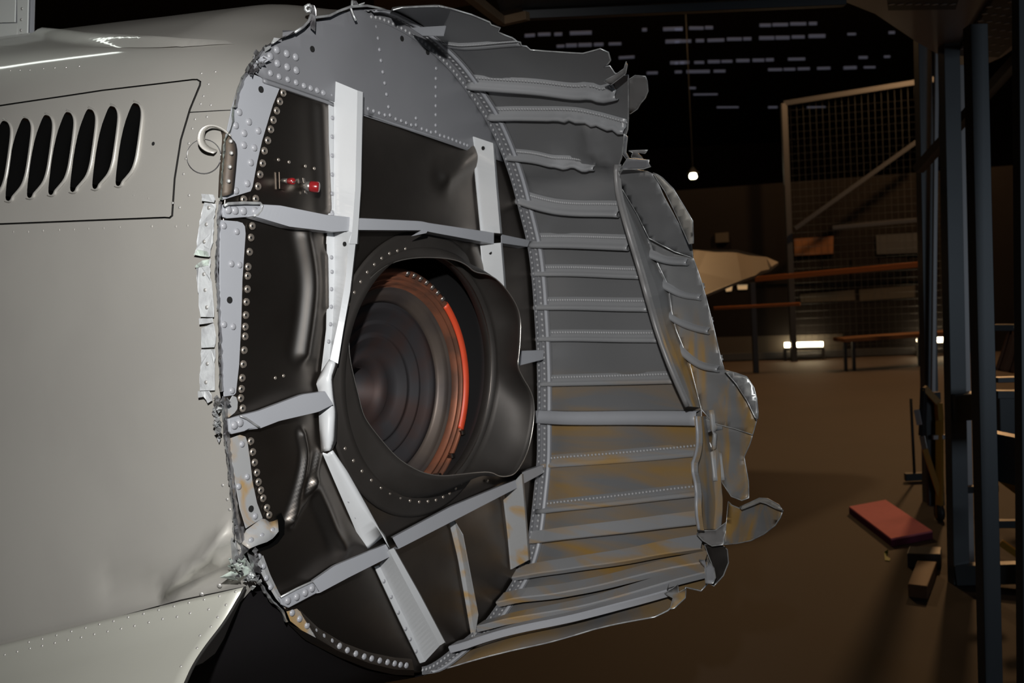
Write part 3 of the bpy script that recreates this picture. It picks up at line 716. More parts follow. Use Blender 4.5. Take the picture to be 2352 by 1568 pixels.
rivets(Z7((565, 1097), (595, 1162), (615, 1240), (643, 1300)), 0.006, 'rivet_grey', AC, 0.006)
rivets(ZF((1275, 615), (1335, 648), (1400, 675), (1465, 697), (1523, 712), (1585, 728), (1645, 740), (1700, 750), (1745, 760), (1790, 765)), 0.0068, 'rivet_grey', AC, 0.011)
rivets(Z4((866, 290), (873, 407), (700, 1290), (757, 1275)) + Z2((390, 1027), (458, 1042), (563, 1068), (620, 1083)), 0.0035, 'bolt', WEB, 0.003)
for p, s, r_ in ((ZI((970, 655))[0], 0.0086, .006), (ZI((2165, 515))[0], 0.0086, .006), (ZI((285, 1193))[0], 0.0055, .006), (Z4((383, 750))[0], 0.0055, .006), (Z7((512, 778))[0], 0.0055, .006), (ZH((545, 640))[0], .0086, .006)):
    disc('drilled_hole', PB(p, s), A, r_, 'hole', AC)

# ---- uprights and cross stiffeners
D = 0.056
CH1 = strip('upright', [(Z2((715, 520), (712, 1000), (708, 1400)) + [(750, 560)], .006), (Z2((752, 520), (750, 1000), (748, 1350)) + [(767, 560)], .006),
            (Z2((752, 520), (750, 1000), (748, 1350)) + [(768, 560)], .008), (Z2((898, 582), (885, 1200), (865, 1480)) + [(803, 560)], D), (Z2((930, 592), (918, 1200), (905, 1400)) + [(819, 560)], D), (Z2((936, 600), (922, 1200), (908, 1400)) + [(822, 560)], D - .02)], 'lit_grey', AC, 26, 0.0022)
CH1B = strip('crushed_upright', [(Z4((1058, 290), (1060, 600), (1055, 950), (1020, 1250)), .006), (Z4((1108, 280), (1112, 560), (1100, 900), (1078, 1160)), .008),
            (Z4((1215, 280), (1190, 600), (1140, 900), (1082, 1165)), lambda k: D - 0.03 * k), (Z4((1262, 280), (1215, 700), (1170, 950), (1132, 1190)), lambda k: D - 0.02 * k), (Z4((1268, 290), (1222, 700), (1174, 950), (1134, 1190)), lambda k: (D - .03) * (1 - .7 * k))], 'lit_grey', AC, 30, 0.0022)
CRU = strip('crushed_joint', [(Z4((1020, 1250), (985, 1330), (1000, 1380)) + Z7((965, 140), (972, 260), (985, 400)), .008), (Z4((1078, 1160), (1040, 1300), (1050, 1400)) + Z7((1015, 150), (1005, 280), (1012, 395)), .022),
            (Z4((1105, 1175), (1075, 1290), (1080, 1400)) + Z7((1055, 140), (1040, 270), (1030, 390)), .034), (Z4((1132, 1190), (1095, 1290), (1112, 1440)) + Z7((1085, 130), (1080, 330), (1050, 390)), .02)], 'lit_grey', AC, 26, 0.0022, True)
CH1C = strip('bent_upright', [(Z7((985, 400), (1080, 620), (1180, 850), (1262, 1045)), .006), (Z7((1020, 410), (1110, 600), (1210, 840), (1300, 1040)), lambda k: .008 + .004 * k),
            (Z7((1038, 400), (1120, 560), (1250, 780), (1405, 955)), lambda k: .03 + .022 * k), (Z7((1055, 390), (1150, 530), (1280, 760), (1440, 1050)), lambda k: .03 + .026 * k), (Z7((1060, 392), (1160, 535), (1290, 765), (1446, 1058)), lambda k: .012 + .026 * k)], 'lit_grey', AC, 30, 0.0022, True)
CH1D = strip('lower_upright', [(Z8((205, 880), (350, 1190), (475, 1450)), .006), (Z8((235, 870), (420, 1250), (505, 1440)), .008),
            (Z8((292, 782), (450, 1080), (592, 1345)), D), (Z8((318, 770), (470, 1040), (622, 1328)), D), (Z8((324, 772), (476, 1042), (628, 1332)), D - .02)], 'lit_grey', AC, 26, 0.0022)
CH2 = strip('far_upright', [(Z3((232, 880), (262, 1200), (290, 1490)), .006), (Z3((246, 878), (275, 1200), (303, 1490)), .008), (Z3((370, 920), (390, 1200), (416, 1500)), .062), (Z3((378, 922), (400, 1200), (427, 1500)), .05)], 'lit_grey', AC, 20, 0.002)
CH2B = strip('far_upright', [(Z5((1012, 190), (1022, 300), (1035, 470)), .006), (Z5((1020, 190), (1030, 300), (1042, 470)), .008), (Z5((1160, 180), (1172, 330), (1186, 520)), .062), (Z5((1170, 180), (1183, 330), (1197, 520)), .05)], 'lit_grey', AC, 14, 0.002)
CH2C = strip('far_lower_upright', [(Z8((965, 440), (995, 700), (1012, 895)), .006), (Z8((975, 440), (1002, 700), (1020, 893)), .008), (Z8((1078, 330), (1100, 600), (1118, 840)), .06), (Z8((1086, 330), (1108, 600), (1127, 838)), .048)], 'stain_grey', AC, 16, 0.002)
strip('short_upright', [(Z8((650, 622), (700, 830), (780, 1290)), .005), (Z8((680, 602), (728, 830), (802, 1292)), .012), (Z8((730, 690), (770, 900), (822, 1165)), .032)], 'stain_grey', AC, 18, 0.002)
rivets(Z2((738, 758), (736, 878), (736, 1000), (736, 1122), (735, 1245), (735, 1365), (730, 545), (728, 610)), 0.0044, 'rivet_grey', CH1, 0.007)
rivets(Z4((1097, 155), (1090, 455), (1093, 555), (1090, 675), (1088, 797), (1083, 918), (1070, 1038)), 0.0044, 'rivet_grey', CH1B, 0.008)
rivets(Z8((95, 585), (137, 565), (55, 490), (170, 690)), 0.0044, 'rivet_grey', CH1C, 0.010)
rivets(Z8((262, 965), (305, 1058), (347, 1150), (390, 1247), (418, 1308), (452, 1380)), 0.0046, 'rivet_grey', CH1D, 0.008)
def web_hole(p, s, par): disc('bolt_hole', PB(p, s), -W, 0.0045, 'hole', par)
web_hole((799, 227), 0.034, CH1); web_hole((792, 560), 0.044, CH1B); web_hole(Z3((308, 952))[0], 0.036, CH2); web_hole(Z5((1088, 252))[0], 0.032, CH2B); web_hole(Z8((515, 1288))[0], .034, CH1D); web_hole(Z8((1058, 788))[0], .03, CH2C)
def stiff(name, topl, botl, s0, material='grey_light', n=24, s1=None):
    s1 = s1 if s1 is not None else s0
    f = lambda k: s0 + (s1 - s0) * k
    t2 = [(x - 4, y - 1) for x, y in topl]; b2 = [(x - 20, y + 3) for x, y in botl]
    return strip(name, [(t2, lambda k: .006), (topl, f), (botl, f), (b2, lambda k: .006)], material, AC, n, 0.002)
ST1 = stiff('cross_stiffener', Z4((600, 92), (740, 100), (1060, 165), (1218, 180)), Z4((545, 165), (800, 240), (1100, 275), (1205, 270)), .02, s1=.048)
stiff('cross_stiffener', Z5((130, 5), (590, 28), (640, 40), (1110, 110)), Z5((130, 85), (610, 88), (650, 100), (1110, 185)), .045)
stiff('cross_stiffener', Z5((1165, 122), (1370, 165)), Z5((1165, 180), (1352, 207)), .04, s1=.02)
plate('stiffener_kink', Z5((520, 132), (600, 85), (640, 88), (625, 110)), .047, 'grey_light', AC)
EP1 = plate('stiffener_end', ZE((598, 1200), (640, 1190), (1040, 1186), (1066, 1228), (1000, 1330), (960, 1345), (640, 1368), (600, 1352), (585, 1290)), .012, 'grey_light', AC, 0.006, bevel=.0015)
tube('folded_lip', [PB(p, .02) for p in ZE((600, 1215), (650, 1190), (850, 1180), (1030, 1183), (1062, 1215), (1045, 1270), (1000, 1328), (955, 1332))], 0.0028, 'edge', EP1, 6)
rivets(ZE((645, 1265), (728, 1272), (828, 1278), (968, 1282)), 0.0078, 'rivet_grey', EP1, .012)
stiff('cross_stiffener', Z7((375, 182), (440, 160), (560, 130), (850, 20), (1005, -2)), Z7((500, 247), (570, 240), (700, 190), (960, 130), (1060, 80)), .018, s1=.04)
EP2 = plate('stiffener_end', Z7((366, 180), (437, 160), (470, 175), (570, 238), (500, 246), (470, 262), (385, 282), (372, 265)), .022, 'grey_light', AC, 0.006, bevel=.0015)
tube('folded_lip', [PB(p, .026) for p in Z7((440, 160), (480, 175), (530, 210), (570, 238))], 0.002, 'edge', EP2, 6)
rivets(Z7((400, 222), (437, 205)), 0.0078, 'rivet_grey', EP2, .022)
stiff('cross_stiffener', Z7((925, 1262), (1070, 1160), (1412, 1018)), Z7((972, 1335), (1160, 1235), (1452, 1088)), .022, s1=.05)
stiff('cross_stiffener', Z8((315, 708), (660, 525), (1040, 368)), Z8((348, 772), (700, 592), (1048, 412)), .045)
stiff('cross_stiffener', Z8((1083, 322), (1200, 280)), Z8((1085, 388), (1206, 322)), .04, s1=.03)
EP3 = plate('stiffener_end', Z7((704, 1372), (915, 1268), (938, 1272), (970, 1332), (950, 1342), (765, 1440), (722, 1420)), .016, 'grey_light', AC, 0.006, bevel=.0015)
tube('folded_lip', [PB(p, .018) for p in Z7((710, 1368), (820, 1310), (920, 1264), (945, 1280), (972, 1335))], 0.0022, 'edge', EP3, 6)
rivets(ZF((876, 266), (945, 237), (1010, 205), (1063, 172)), 0.0075, 'rivet_grey', EP3, .016)
plate('gusset', Z5((1312, 958), (1472, 952), (1466, 1020), (1300, 1062), (1285, 1050)), .03, 'grey_light', AC, 0.004)
plate('joint_pad', Z4((985, 1010), (1050, 1020), (1045, 1150), (1000, 1120)), .002, 'steel', AC) if False else None
# broken corner: dark gap beside the bent tab
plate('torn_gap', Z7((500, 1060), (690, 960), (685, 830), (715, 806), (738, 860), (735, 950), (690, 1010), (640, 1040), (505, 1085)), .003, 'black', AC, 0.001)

# ---- red-capped fittings on the dark web
def fitting(p0, p1, p2, r0, r1):
    a, b, c = PB(p0, 0.004), PB(p1, 0.03), PB(p2, 0.045)
    f = tube('pipe_fitting', [a, b], r0, 'steel', AC, 12)
    tube('red_cap', [b, b + (c - b) * 0.15, c - (c - b) * .12, c], [r1 * .9, r1, r1, r1 * .85], 'red', f, 14)
    return f
f1 = fitting((648, 414), (664, 416), (674, 416), 0.0045, 0.0062)
tube('lock_wire', [PB(p, .046) for p in ((671, 418), (676, 418), (680, 415), (681, 411))], 0.0011, 'steel', f1, 5)
f2 = fitting((700, 427), (712, 428), (733, 430), 0.009, 0.0105)
plate('fitting_flange', ZE((1265, 810), (1330, 800), (1390, 850), (1385, 980), (1330, 1030), (1270, 1010)), .006, 'dark', AC)
plate('fitting_flange', ZE((1548, 880), (1570, 885), (1600, 1080), (1575, 1060)), .008, 'steel', AC)

# ---- jet pipe: flange, torn shroud, pipe with stepped rings
def circ(c, r, s, n=96): return [L2W(c[0] + r * math.cos(2 * math.pi * k / n), c[1] + r * math.sin(2 * math.pi * k / n), s) for k in range(n)]
FLG = loft('pipe_flange', [circ(CF, .318, .003), circ(CF, .31, .006), circ(CF, .28, .006), circ(CF, .272, .012), circ(CF, .268, -.02)], 'shroud', AC, True, 0.0016, True)
for p in ZN((50, 388), (83, 322), (118, 262), (155, 208), (195, 165), (236, 130), (280, 103), (325, 88), (370, 77), (415, 82), (462, 85), (510, 97), (30, 1200), (77, 1268), (125, 1327), (178, 1378), (232, 1420), (283, 1451), (342, 1476), (395, 1493), (447, 1500), (496, 1497), (541, 1490), (582, 1473), (618, 1452), (652, 1425), (685, 1393), (832, 1382)):
    dome('rivet', PB(p, .006), A, .0042, 'bolt', FLG)
lip_px = ZN((60, 450), (50, 600), (58, 700), (80, 800), (95, 860), (110, 920), (125, 985), (150, 1045), (240, 1160), (330, 1260), (430, 1320), (500, 1345), (580, 1355), (680, 1345), (760, 1335), (850, 1330), (900, 1358), (960, 1355), (1000, 1330), (1060, 1220), (1090, 1080), (1097, 960), (1080, 880), (1030, 800), (1000, 735), (1012, 660), (1018, 560), (1020, 480), (1000, 395), (930, 290), (850, 220), (760, 210), (720, 170), (660, 140), (560, 125), (420, 125), (300, 150), (200, 210), (110, 310))
lp = chaikin(lip_px, 2, True)
def lip_s(p):
    u, v = UV(p, .05); an = math.atan2(v - CF[1], u - CF[0]); c, sn = math.cos(an), math.sin(an)
    return .052 + .045 * c - .02 * max(0, sn) * (1 - max(0, c)) + .012 * max(0, -sn)
lip3 = []; bas = []
for p in lp:
    s = lip_s(p); P = PB(p, s); q = P - C0; u, v = q.dot(W), q.dot(U); an = math.atan2(v - CF[1], u - CF[0])
    lip3.append(P); bas.append(L2W(CF[0] + .276 * math.cos(an), CF[1] + .276 * math.sin(an), .006))
rows = []
for j in range(9):
    f = j / 8; rows.append([b.lerp(l, f) + (((b - (C0 + W * CF[0] + U * CF[1])) - A * (b - C0).dot(A)).normalized() * 0.012 * math.sin(math.pi * f)) for b, l in zip(bas, lip3)])
SHR = loft('torn_shroud', rows, 'shroud', AC, True, 0.0016, True)
tube('shroud_edge', lip3 + [lip3[0]], 0.0013, 'steel', SHR, 5)
CP = (0.158, -0.143); RP = 0.274
prof = [(1.03, -.22), (1.03, -.085), (1.0, -.078), (.985, -.080), (.968, -.094), (.952, -.083), (.940, -.084), (.925, -.100), (.91, -.088), (.898, -.089), (.885, -.108), (.87, -.102)]
PIPE = loft('jet_pipe_rim', [circ(CP, RP * r, s) for r, s in prof], 'copper', AC, True, 0.001, True)
prof = [(.87, -.102), (.86, -.108), (.835, -.106), (.80, -.112), (.77, -.120), (.745, -.126)]
loft('jet_pipe_collar', [circ(CP, RP * r, s) for r, s in prof], 'pipe', AC, True, 0.001, True)
prof = [(.745, -.126), (.735, -.128), (.72, -.122), (.69, -.124), (.66, -.130), (.60, -.142), (.585, -.143), (.575, -.138), (.56, -.140), (.50, -.152), (.47, -.156), (.46, -.150), (.445, -.152), (.38, -.165), (.30, -.178), (.285, -.174), (.24, -.186), (.19, -.195), (.18, -.40), (.0, -.40)]
loft('jet_pipe_inner', [circ(CP, RP * r, s) for r, s in prof], 'pipe_blue', AC, True, 0.001, True)
def arc(a0, a1, r, s, n=40): return [L2W(CP[0] + RP * r * math.cos(math.radians(a0 + (a1 - a0) * k / n)), CP[1] + RP * r * math.sin(math.radians(a0 + (a1 - a0) * k / n)), s) for k in range(n + 1)]
loft('orange_band', [arc(-27, 44, 1.036, -.088), arc(-27, 44, 1.006, -.0760), arc(-27, 44, .955, -.0825)], 'orange', PIPE, True, 0.0012)
for k in range(7): 
    a = 47 + k * 5.2; loft('clip', [arc(a, a + 2.2, 1.01, -.076, 3), arc(a, a + 2.2, .975, -.0815, 3)], 'steel', PIPE, True, 0.003)
# dark shell behind the shroud, so the pipe sits in a duct
loft('duct_shell', [circ(CF, .272, -.012), circ(CF, .31, -.06), circ(CF, .34, -.30), circ(CF, .30, -.70), circ(CF, .01, -.72)], 'liner', AC, True, 0.001, True)
for k in range(3):
    a = -62 + k * 13
    p0 = L2W(CF[0] + .30 * math.cos(math.radians(a)), CF[1] + .30 * math.sin(math.radians(a)), -.07); p1 = L2W(CF[0] + .325 * math.cos(math.radians(a)), CF[1] + .325 * math.sin(math.radians(a)), -.24)
    beam('duct_rib', p0, p1, .012, .012, 'dark', AC)

# ---- ring angle round the far side of the bulkhead
TS = [-0.275 + 0.535 * i / 120 for i in range(121)]
rows = []
for t in TS:
    u, v = R(t); du, dv = u - UC, v - VC
    rows.append([L2W(UC + du * .955, VC + dv * .965, .010), L2W(UC + du * .985, VC + dv * .988, .010), TAIL.pt(t, .012, .004), TAIL.pt(t, .046, .003)])
RING = loft('ring_angle', rows, 'grey', AC, False, 0.0018)
loft('ring_bead', [[TAIL.pt(t, .030, .004), TAIL.pt(t, .036, .008), TAIL.pt(t, .042, .004)] for t in TS], 'grey_light', RING, True, 0.001)
it = [(TAIL.pt(TS[0] + .53 * i / 150, .022, .0045), TAIL.normal(TS[0] + .53 * i / 150, .022)) for i in range(151)]
it += [(L2W(UC + (R(-.27 + .53 * i / 150)[0] - UC) * .968, VC + (R(-.27 + .53 * i / 150)[1] - VC) * .975, .0112), A) for i in range(151)]
dome_field('ring_rivets', it, .0040, 'rivet_dim', RING)

# ---- far-side tail skin, seen from inside
tp = [(893, 34)] + ZH((170, 72), (230, 108), (700, 100), (820, 120), (1080, 180), (1310, 258), (1330, 285), (1440, 320), (1415, 365), (1500, 405), (1590, 440), (1650, 490), (1690, 500), (1700, 545), (1760, 555), (1810, 605)) + Z3((700, 325), (950, 340), (1060, 315), (1110, 340), (1126, 390), (1110, 412), (1085, 430), (1120, 425), (1150, 475), (1200, 490), (1236, 490), (1240, 760), (1238, 830), (1215, 900), (1200, 1010)) + [(1418, 385), (1425, 429), (1461, 489), (1492, 545), (1516, 614), (1538, 657), (1545, 714), (1556, 757), (1585, 829), (1613, 936), (1613, 964), (1640, 1041), (1644, 1113), (1648, 1156), (1644, 1217), (1640, 1262), (1650, 1290), (1640, 1330), (1612, 1360)] + Z9((1000, 1060), (985, 1110), (900, 1180), (830, 1213), (500, 1282), (250, 1352), (0, 1417)) + [(1060, 1525), (1000, 1541)]
to = tsl(TAIL, tp, 12, False)
t_end, t_start = 0.262, to[0][0]
to.append((t_end, .02))
for i in range(1, 61):
    t = t_end + (t_start - t_end) * i / 61; to.append((t, -0.004))
TD = [([(q[0] * PERI, q[1]) for q in (TAIL.ts(p) for p in Z3((560, 1190), (900, 1170), (1130, 1110))) if q], .03, -.016),
      ([(q[0] * PERI, q[1]) for q in (TAIL.ts(p) for p in Z3((1010, 850), (1010, 980), (1100, 1060))) if q], .025, .012),
      ([(q[0] * PERI, q[1]) for q in (TAIL.ts(p) for p in Z3((600, 1180), (780, 1050))) if q], .03, .010)]
def tail_disp(t, s):
    d = .009 * noise.noise(V((t * 20, s * 5, 2))) * smoothstep(.02, .1, s); p = (t * PERI, s)
    for ln, wd, h in TD:
        if len(ln) > 1: d += h * ridge(p, ln, wd)
    return d
TSK = cdt_sheet('tail_skin', TAIL, to, [], (0.022, 0.022), 'tail', AC, disp=tail_disp)
ed = [TAIL.pt(t, s, tail_disp(t, s)) for t, s in to[:-61]]
tube('torn_edge', ed[1:], 0.0018, 'edge', TSK, 5)

rowit = []
def stringer(px, k=1.0, h=1.0, material='stringer', n=26, sec=None, name='stringer', rows_=True, wob=None, parent=None, smooth=True):
    px = resample(chaikin(px, 2), n); q = [TAIL.ts(p) for p in px]; q = [x for x in q if x]
    P = [TAIL.pt(t, s, tail_disp(t, s)) for t, s in q]; N = [TAIL.normal(t, s) for t, s in q]; rows = []
    sec = sec or [(-.024, .001), (-.005, .0012), (-.003, .010), (.001, .0145), (.006, .0145), (.0085, .011), (.009, .007)]
    for i in range(len(P)):
        d = (P[min(i + 1, len(P) - 1)] - P[max(i - 1, 0)]).normalized(); c = N[i].cross(d).normalized()
        if c.dot(UPC) > 0: c = -c
        ww = wob(i / (len(P) - 1)) if wob else 0.0
        rows.append([P[i] + c * (a * k + (ww if b > .005 else 0)) + N[i] * (b * h) for a, b in sec])
        if rows_:
            rowit.append((P[i] + c * (-.016 * k) + N[i] * .0025, N[i]))
            if i: rowit.append(((P[i] + P[i - 1]) / 2 + c * (-.016 * k) + N[i] * .0025, N[i]))
    return loft(name, rows, material, parent or AC, smooth, 0.0014)
stringer([(1012, 104), (1100, 101), (1194, 97)], .8, .15)
stringer([(1075, 188), (1150, 194), (1250, 204), (1330, 214), (1360, 209), (1385, 222), (1418, 213)], 1.15, 1.25)
stringer([(1121, 262), (1214, 264), (1311, 262), (1357, 268), (1440, 294)], 1.0, 1.2, wob=lambda k: .004 * math.sin(k * 60) * smoothstep(.4, .6, k))
stringer([(1164, 357), (1250, 364), (1307, 374), (1364, 388)], .9, 1.0, wob=lambda k: .004 * math.sin(k * 30) * smoothstep(.5, .7, k))
stringer([(1189, 455), (1243, 470), (1304, 482), (1425, 486)], 1.1, 1.4)
stringer([(1221, 557), (1330, 558), (1450, 561)], 1.1, 1.3)
stringer([(1222, 626), (1340, 627), (1475, 631)], .9, .8)
stringer([(1224, 703), (1340, 703), (1492, 706)], 1.0, .9)
stringer([(1230, 776), (1360, 776), (1516, 778)], .9, .8)
stringer([(1238, 880), (1380, 877), (1552, 872)], .9, .8)
S10 = stringer([(1232, 958), (1320, 962), (1480, 961), (1612, 962)], 1.0, 1.0, 'grey_light', sec=[(-.02, .001), (-.018, .018), (.012, .024), (.016, .001)], name='intercostal', rows_=False)
stringer([(1237, 1068), (1465, 1052), (1630, 1036)], 1.0, .35)
stringer([(1235, 1173), (1420, 1153), (1640, 1127)], 1.0, .7)
stringer([(1227, 1238), (1420, 1216), (1640, 1188)], 1.2, 1.2, rows_=False, sec=[(-.015, .001), (-.0145, .0125), (.010, .0155), (.0115, .0145), (.0115, .008)], smooth=False)
stringer([(1190, 1328), (1400, 1295), (1625, 1256)], 1.5, 1.7, rows_=False, sec=[(-.015, .001), (-.0145, .0125), (.010, .0155), (.0115, .0145), (.0115, .008)], smooth=False)
stringer([(1160, 1392), (1400, 1348), (1635, 1300)], 1.6, 1.9, rows_=False, sec=[(-.015, .001), (-.0145, .0125), (.010, .0155), (.0115, .0145), (.0115, .008)], smooth=False)
stringer([(1112, 1455), (1380, 1395), (1638, 1328)], 1.6, 1.9, rows_=False, sec=[(-.015, .001), (-.0145, .0125), (.010, .0155), (.0115, .0145), (.0115, .008)], smooth=False)
stringer([(1050, 1505), (1300, 1442), (1548, 1372)], 1.7, 2.0, 'grey_light', rows_=False, sec=[(-.015, .001), (-.0145, .0125), (.010, .0155), (.0115, .0145), (.0115, .008)], smooth=False)
tb = [TAIL.px(p, .012) for p in ZH((345, 345), (770, 318))]; tb2 = [TAIL.px(p, .05) for p in ZH((345, 345), (770, 318))]
obj('white_tab', [at(p, d) for p, d in zip(ZH((340, 345), (770, 320), (740, 440), (480, 436)), (2.13, 2.05, 2.03, 2.08))], [(0, 1, 2, 3)], 'grey_light', AC, solid=.002)

# ---- torn second frame
def frame2(name, inn, outp, n=40):
    I, O = resample(chaikin(inn, 1), n), resample(chaikin(outp, 1), n); rows = []; rail = []
    for a, b in zip(I, O):
        q = TAIL.ts(b)
        if not q: continue
        o_ = TAIL.pt(q[0], q[1], .002); i_ = PB(a, q[1] - .004); mid = o_.lerp(i_, .5) + A * .003
        rows.append([TAIL.pt(q[0], q[1] + .018, .001), o_, mid, i_, i_ + A * .016]); rail.append(i_ + A * .004)
    f = loft(name, rows, 'tail_stained', AC, False, 0.0018); return f, rail
F2, rail = frame2('torn_frame', Z6((735, -60), (730, 0), (742, 130), (800, 340), (880, 600), (940, 820), (1000, 1030), (1090, 1270), (1190, 1490)), Z6((745, -55), (770, 80), (870, 250), (945, 400), (1010, 600), (1075, 720), (1092, 880), (1125, 1000), (1205, 1200), (1290, 1500)))
tube('frame_rail', rail, 0.0065, 'frame', F2, 8)
F2B, rail = frame2('lower_frame', Z9((1045, 130), (1055, 250), (1045, 330), (1020, 400), (1048, 520), (1045, 640), (1060, 740)), Z9((1110, 130), (1125, 250), (1142, 330), (1150, 420), (1152, 500), (1162, 600), (1150, 740)))
tube('frame_rail', rail, 0.0035, 'grey_light', F2B, 8)
for f, ps in ((F2, Z6((860, 330), (1150, 1210))), (F2B, Z9((1095, 400), (1105, 600), (1108, 690)))):
    for p in ps:
        q = TAIL.ts(p); c = PB(p, q[1] - .001 if q else .3) + A * .004
        tube('dimple', [c + (W * math.cos(a * math.pi / 8) + U * math.sin(a * math.pi / 8)) * .017 for a in range(17)], .0022, 'frame', f, 5)

# ---- bent and torn flaps of skin
def flap(name, px, material, parent, disp=None, step=.02, off=0.0, toward=None, solid=.0016, edge=True):
    """torn piece of skin hanging off the hull surface; `toward` pulls it off the surface, in metres"""
    lp = densify(px, 10); pts = list(lp); n = len(lp); e = [(i, (i + 1) % n) for i in range(n)]
    xs = [p[0] for p in lp]; ys = [p[1] for p in lp]; st = 13; x = min(xs) + st / 2
    while x < max(xs):
        y = min(ys) + st / 2
        while y < max(ys):
            if inside((x, y), lp): pts.append((x, y))
            y += st
        x += st
    vo, eo, fo_, _, _, _ = delaunay_2d_cdt([V(p) for p in pts], e, [], 0, 1e-6)
    ff = [tuple(f) for f in fo_ if inside((sum(vo[k][0] for k in f) / 3, sum(vo[k][1] for k in f) / 3), lp)]
    last = 2.3; out = []
    for q in vo:
        ts = TAIL.ts(q)
        if ts: last = (TAIL.pt(ts[0], ts[1]) - CAM).dot(FWD)
        d = last - .009 - (toward(q[0], q[1]) if toward else 0.0) - .006 * noise.noise(V((q[0] * .03, q[1] * .03, 5)))
        out.append(at(q, d))
    o = obj(name, out, ff, material, parent, True, solid)
    if edge:
        tube('torn_edge', [out[i] for i in range(n)] + [out[0]], .0014, 'edge', o, 5)
    return o
flap('skin_flap', [(1421, 393), (1445, 388), (1487, 394), (1503, 402), (1524, 450), (1562, 520), (1588, 560), (1592, 592), (1550, 578), (1491, 547), (1463, 490), (1428, 432)], 'tail', AC, toward=lambda x, y: .03 * math.sin((x - 1420) / 170 * 3.1))
flap('folded_edge', [(1500, 397), (1510, 401), (1521, 408), (1547, 434), (1572, 475), (1591, 507), (1593, 558), (1583, 560), (1557, 500), (1528, 440)], 'silver', AC, toward=lambda x, y: .05 + (x - 1500) * .0004)
flap('skin_flap', [(1489, 545), (1550, 578), (1592, 592), (1606, 630), (1620, 676), (1638, 746), (1655, 820), (1664, 850), (1630, 850), (1583, 829), (1553, 757), (1543, 714), (1536, 657), (1513, 610)], 'tail_stained', AC)
flap('skin_flap', [(1583, 829), (1630, 850), (1664, 850), (1690, 880), (1715, 920), (1738, 965), (1729, 998), (1690, 985), (1640, 972), (1611, 940)], 'tail_stained', AC)
flap('curled_edge', [(1664, 850), (1690, 856), (1715, 865), (1732, 890), (1738, 915), (1741, 945), (1741, 962), (1734, 958), (1715, 918), (1690, 880)], 'edge', AC, toward=lambda x, y: .04)
flap('skin_flap', [(1612, 960), (1640, 970), (1690, 984), (1729, 998), (1722, 1020), (1709, 1049), (1719, 1105), (1720, 1143), (1704, 1149), (1680, 1140), (1660, 1110), (1640, 1060)], 'tail_stained', AC, toward=lambda x, y: -.02 * math.sin((y - 960) / 190 * 3.1))
flap('torn_tongue', Z9((1228, 590), (1245, 610), (1290, 628), (1340, 610), (1400, 577), (1440, 585), (1490, 612), (1522, 638), (1508, 675), (1480, 718), (1420, 765), (1350, 800), (1280, 815), (1205, 822)), 'tail_stained', AC, toward=lambda x, y: .08 + (x - 1670) * .0006)
flap('folded_edge', Z9((1290, 620), (1395, 572), (1440, 575), (1500, 608), (1522, 640), (1480, 625), (1430, 600), (1400, 592), (1300, 632)), 'silver', AC, toward=lambda x, y: .10 + (x - 1670) * .0006)
flap('dark_fold', Z9((1058, 765), (1070, 748), (1160, 745), (1218, 700), (1198, 822), (1140, 830), (1090, 800)), 'frame', AC, toward=lambda x, y: .05)
flap('dark_fold', Z9((1100, 822), (1198, 826), (1222, 850), (1228, 920), (1200, 990), (1150, 1045), (1120, 1030), (1150, 960), (1120, 880)), 'shroud', AC, toward=lambda x, y: .03)
flap('crumpled_end', Z9((1070, 905), (1100, 908), (1110, 950), (1120, 910), (1150, 950), (1158, 1000), (1145, 1030), (1105, 1030), (1100, 940)), 'grey_light', AC, toward=lambda x, y: .06)
flap('crumpled_end', Z9((885, 1085), (955, 1040), (960, 1080), (1000, 1060), (995, 1110), (935, 1165), (915, 1170), (930, 1110)), 'stain_grey', AC, toward=lambda x, y: .05)
flap('skin_flap', Z3((1222, 500), (1240, 515), (1285, 485), (1350, 490), (1362, 520), (1368, 585), (1350, 630), (1320, 665), (1300, 700), (1255, 732), (1222, 700)), 'frame', AC, toward=lambda x, y: -.03)
flap('torn_shard', Z3((1085, 520), (1160, 480), (1215, 440), (1228, 398), (1234, 420), (1225, 470), (1190, 500), (1130, 545)), 'frame', AC, toward=lambda x, y: .05)
flap('torn_bracket', Z3((1190, 1090), (1235, 1020), (1375, 1030), (1370, 1050), (1385, 1070), (1340, 1085)), 'grey', AC, toward=lambda x, y: .06)
flap('torn_shard', Z3((1245, 970), (1365, 965), (1350, 985), (1300, 980), (1335, 1020), (1260, 1010), (1270, 980)), 'frame', AC, toward=lambda x, y: .06)
flap('curled_lip', Z3((1215, 860), (1235, 880), (1225, 980), (1250, 1025), (1235, 1030), (1205, 990)), 'grey', AC, toward=lambda x, y: .05)
for px in (Z6((918, 468), (1000, 500), (1100, 540), (1222, 545)), Z6((998, 662), (1080, 705), (1180, 765), (1305, 778)), Z6((1082, 885), (1180, 950), (1290, 985), (1362, 995)), Z6((1125, 1070), (1210, 1150), (1310, 1225), (1425, 1240))):
    stringer(px, 1.15, 1.5, 'stringer', 14, name='bent_stringer')
dome_field('stringer_rivets', rowit, .0034, 'rivet_dim', AC)
stringer(Z9((1150, 95), (1165, 200), (1150, 330), (1165, 480)), .8, .8, 'stain_grey', 16, rows_=False, name='bent_angle')

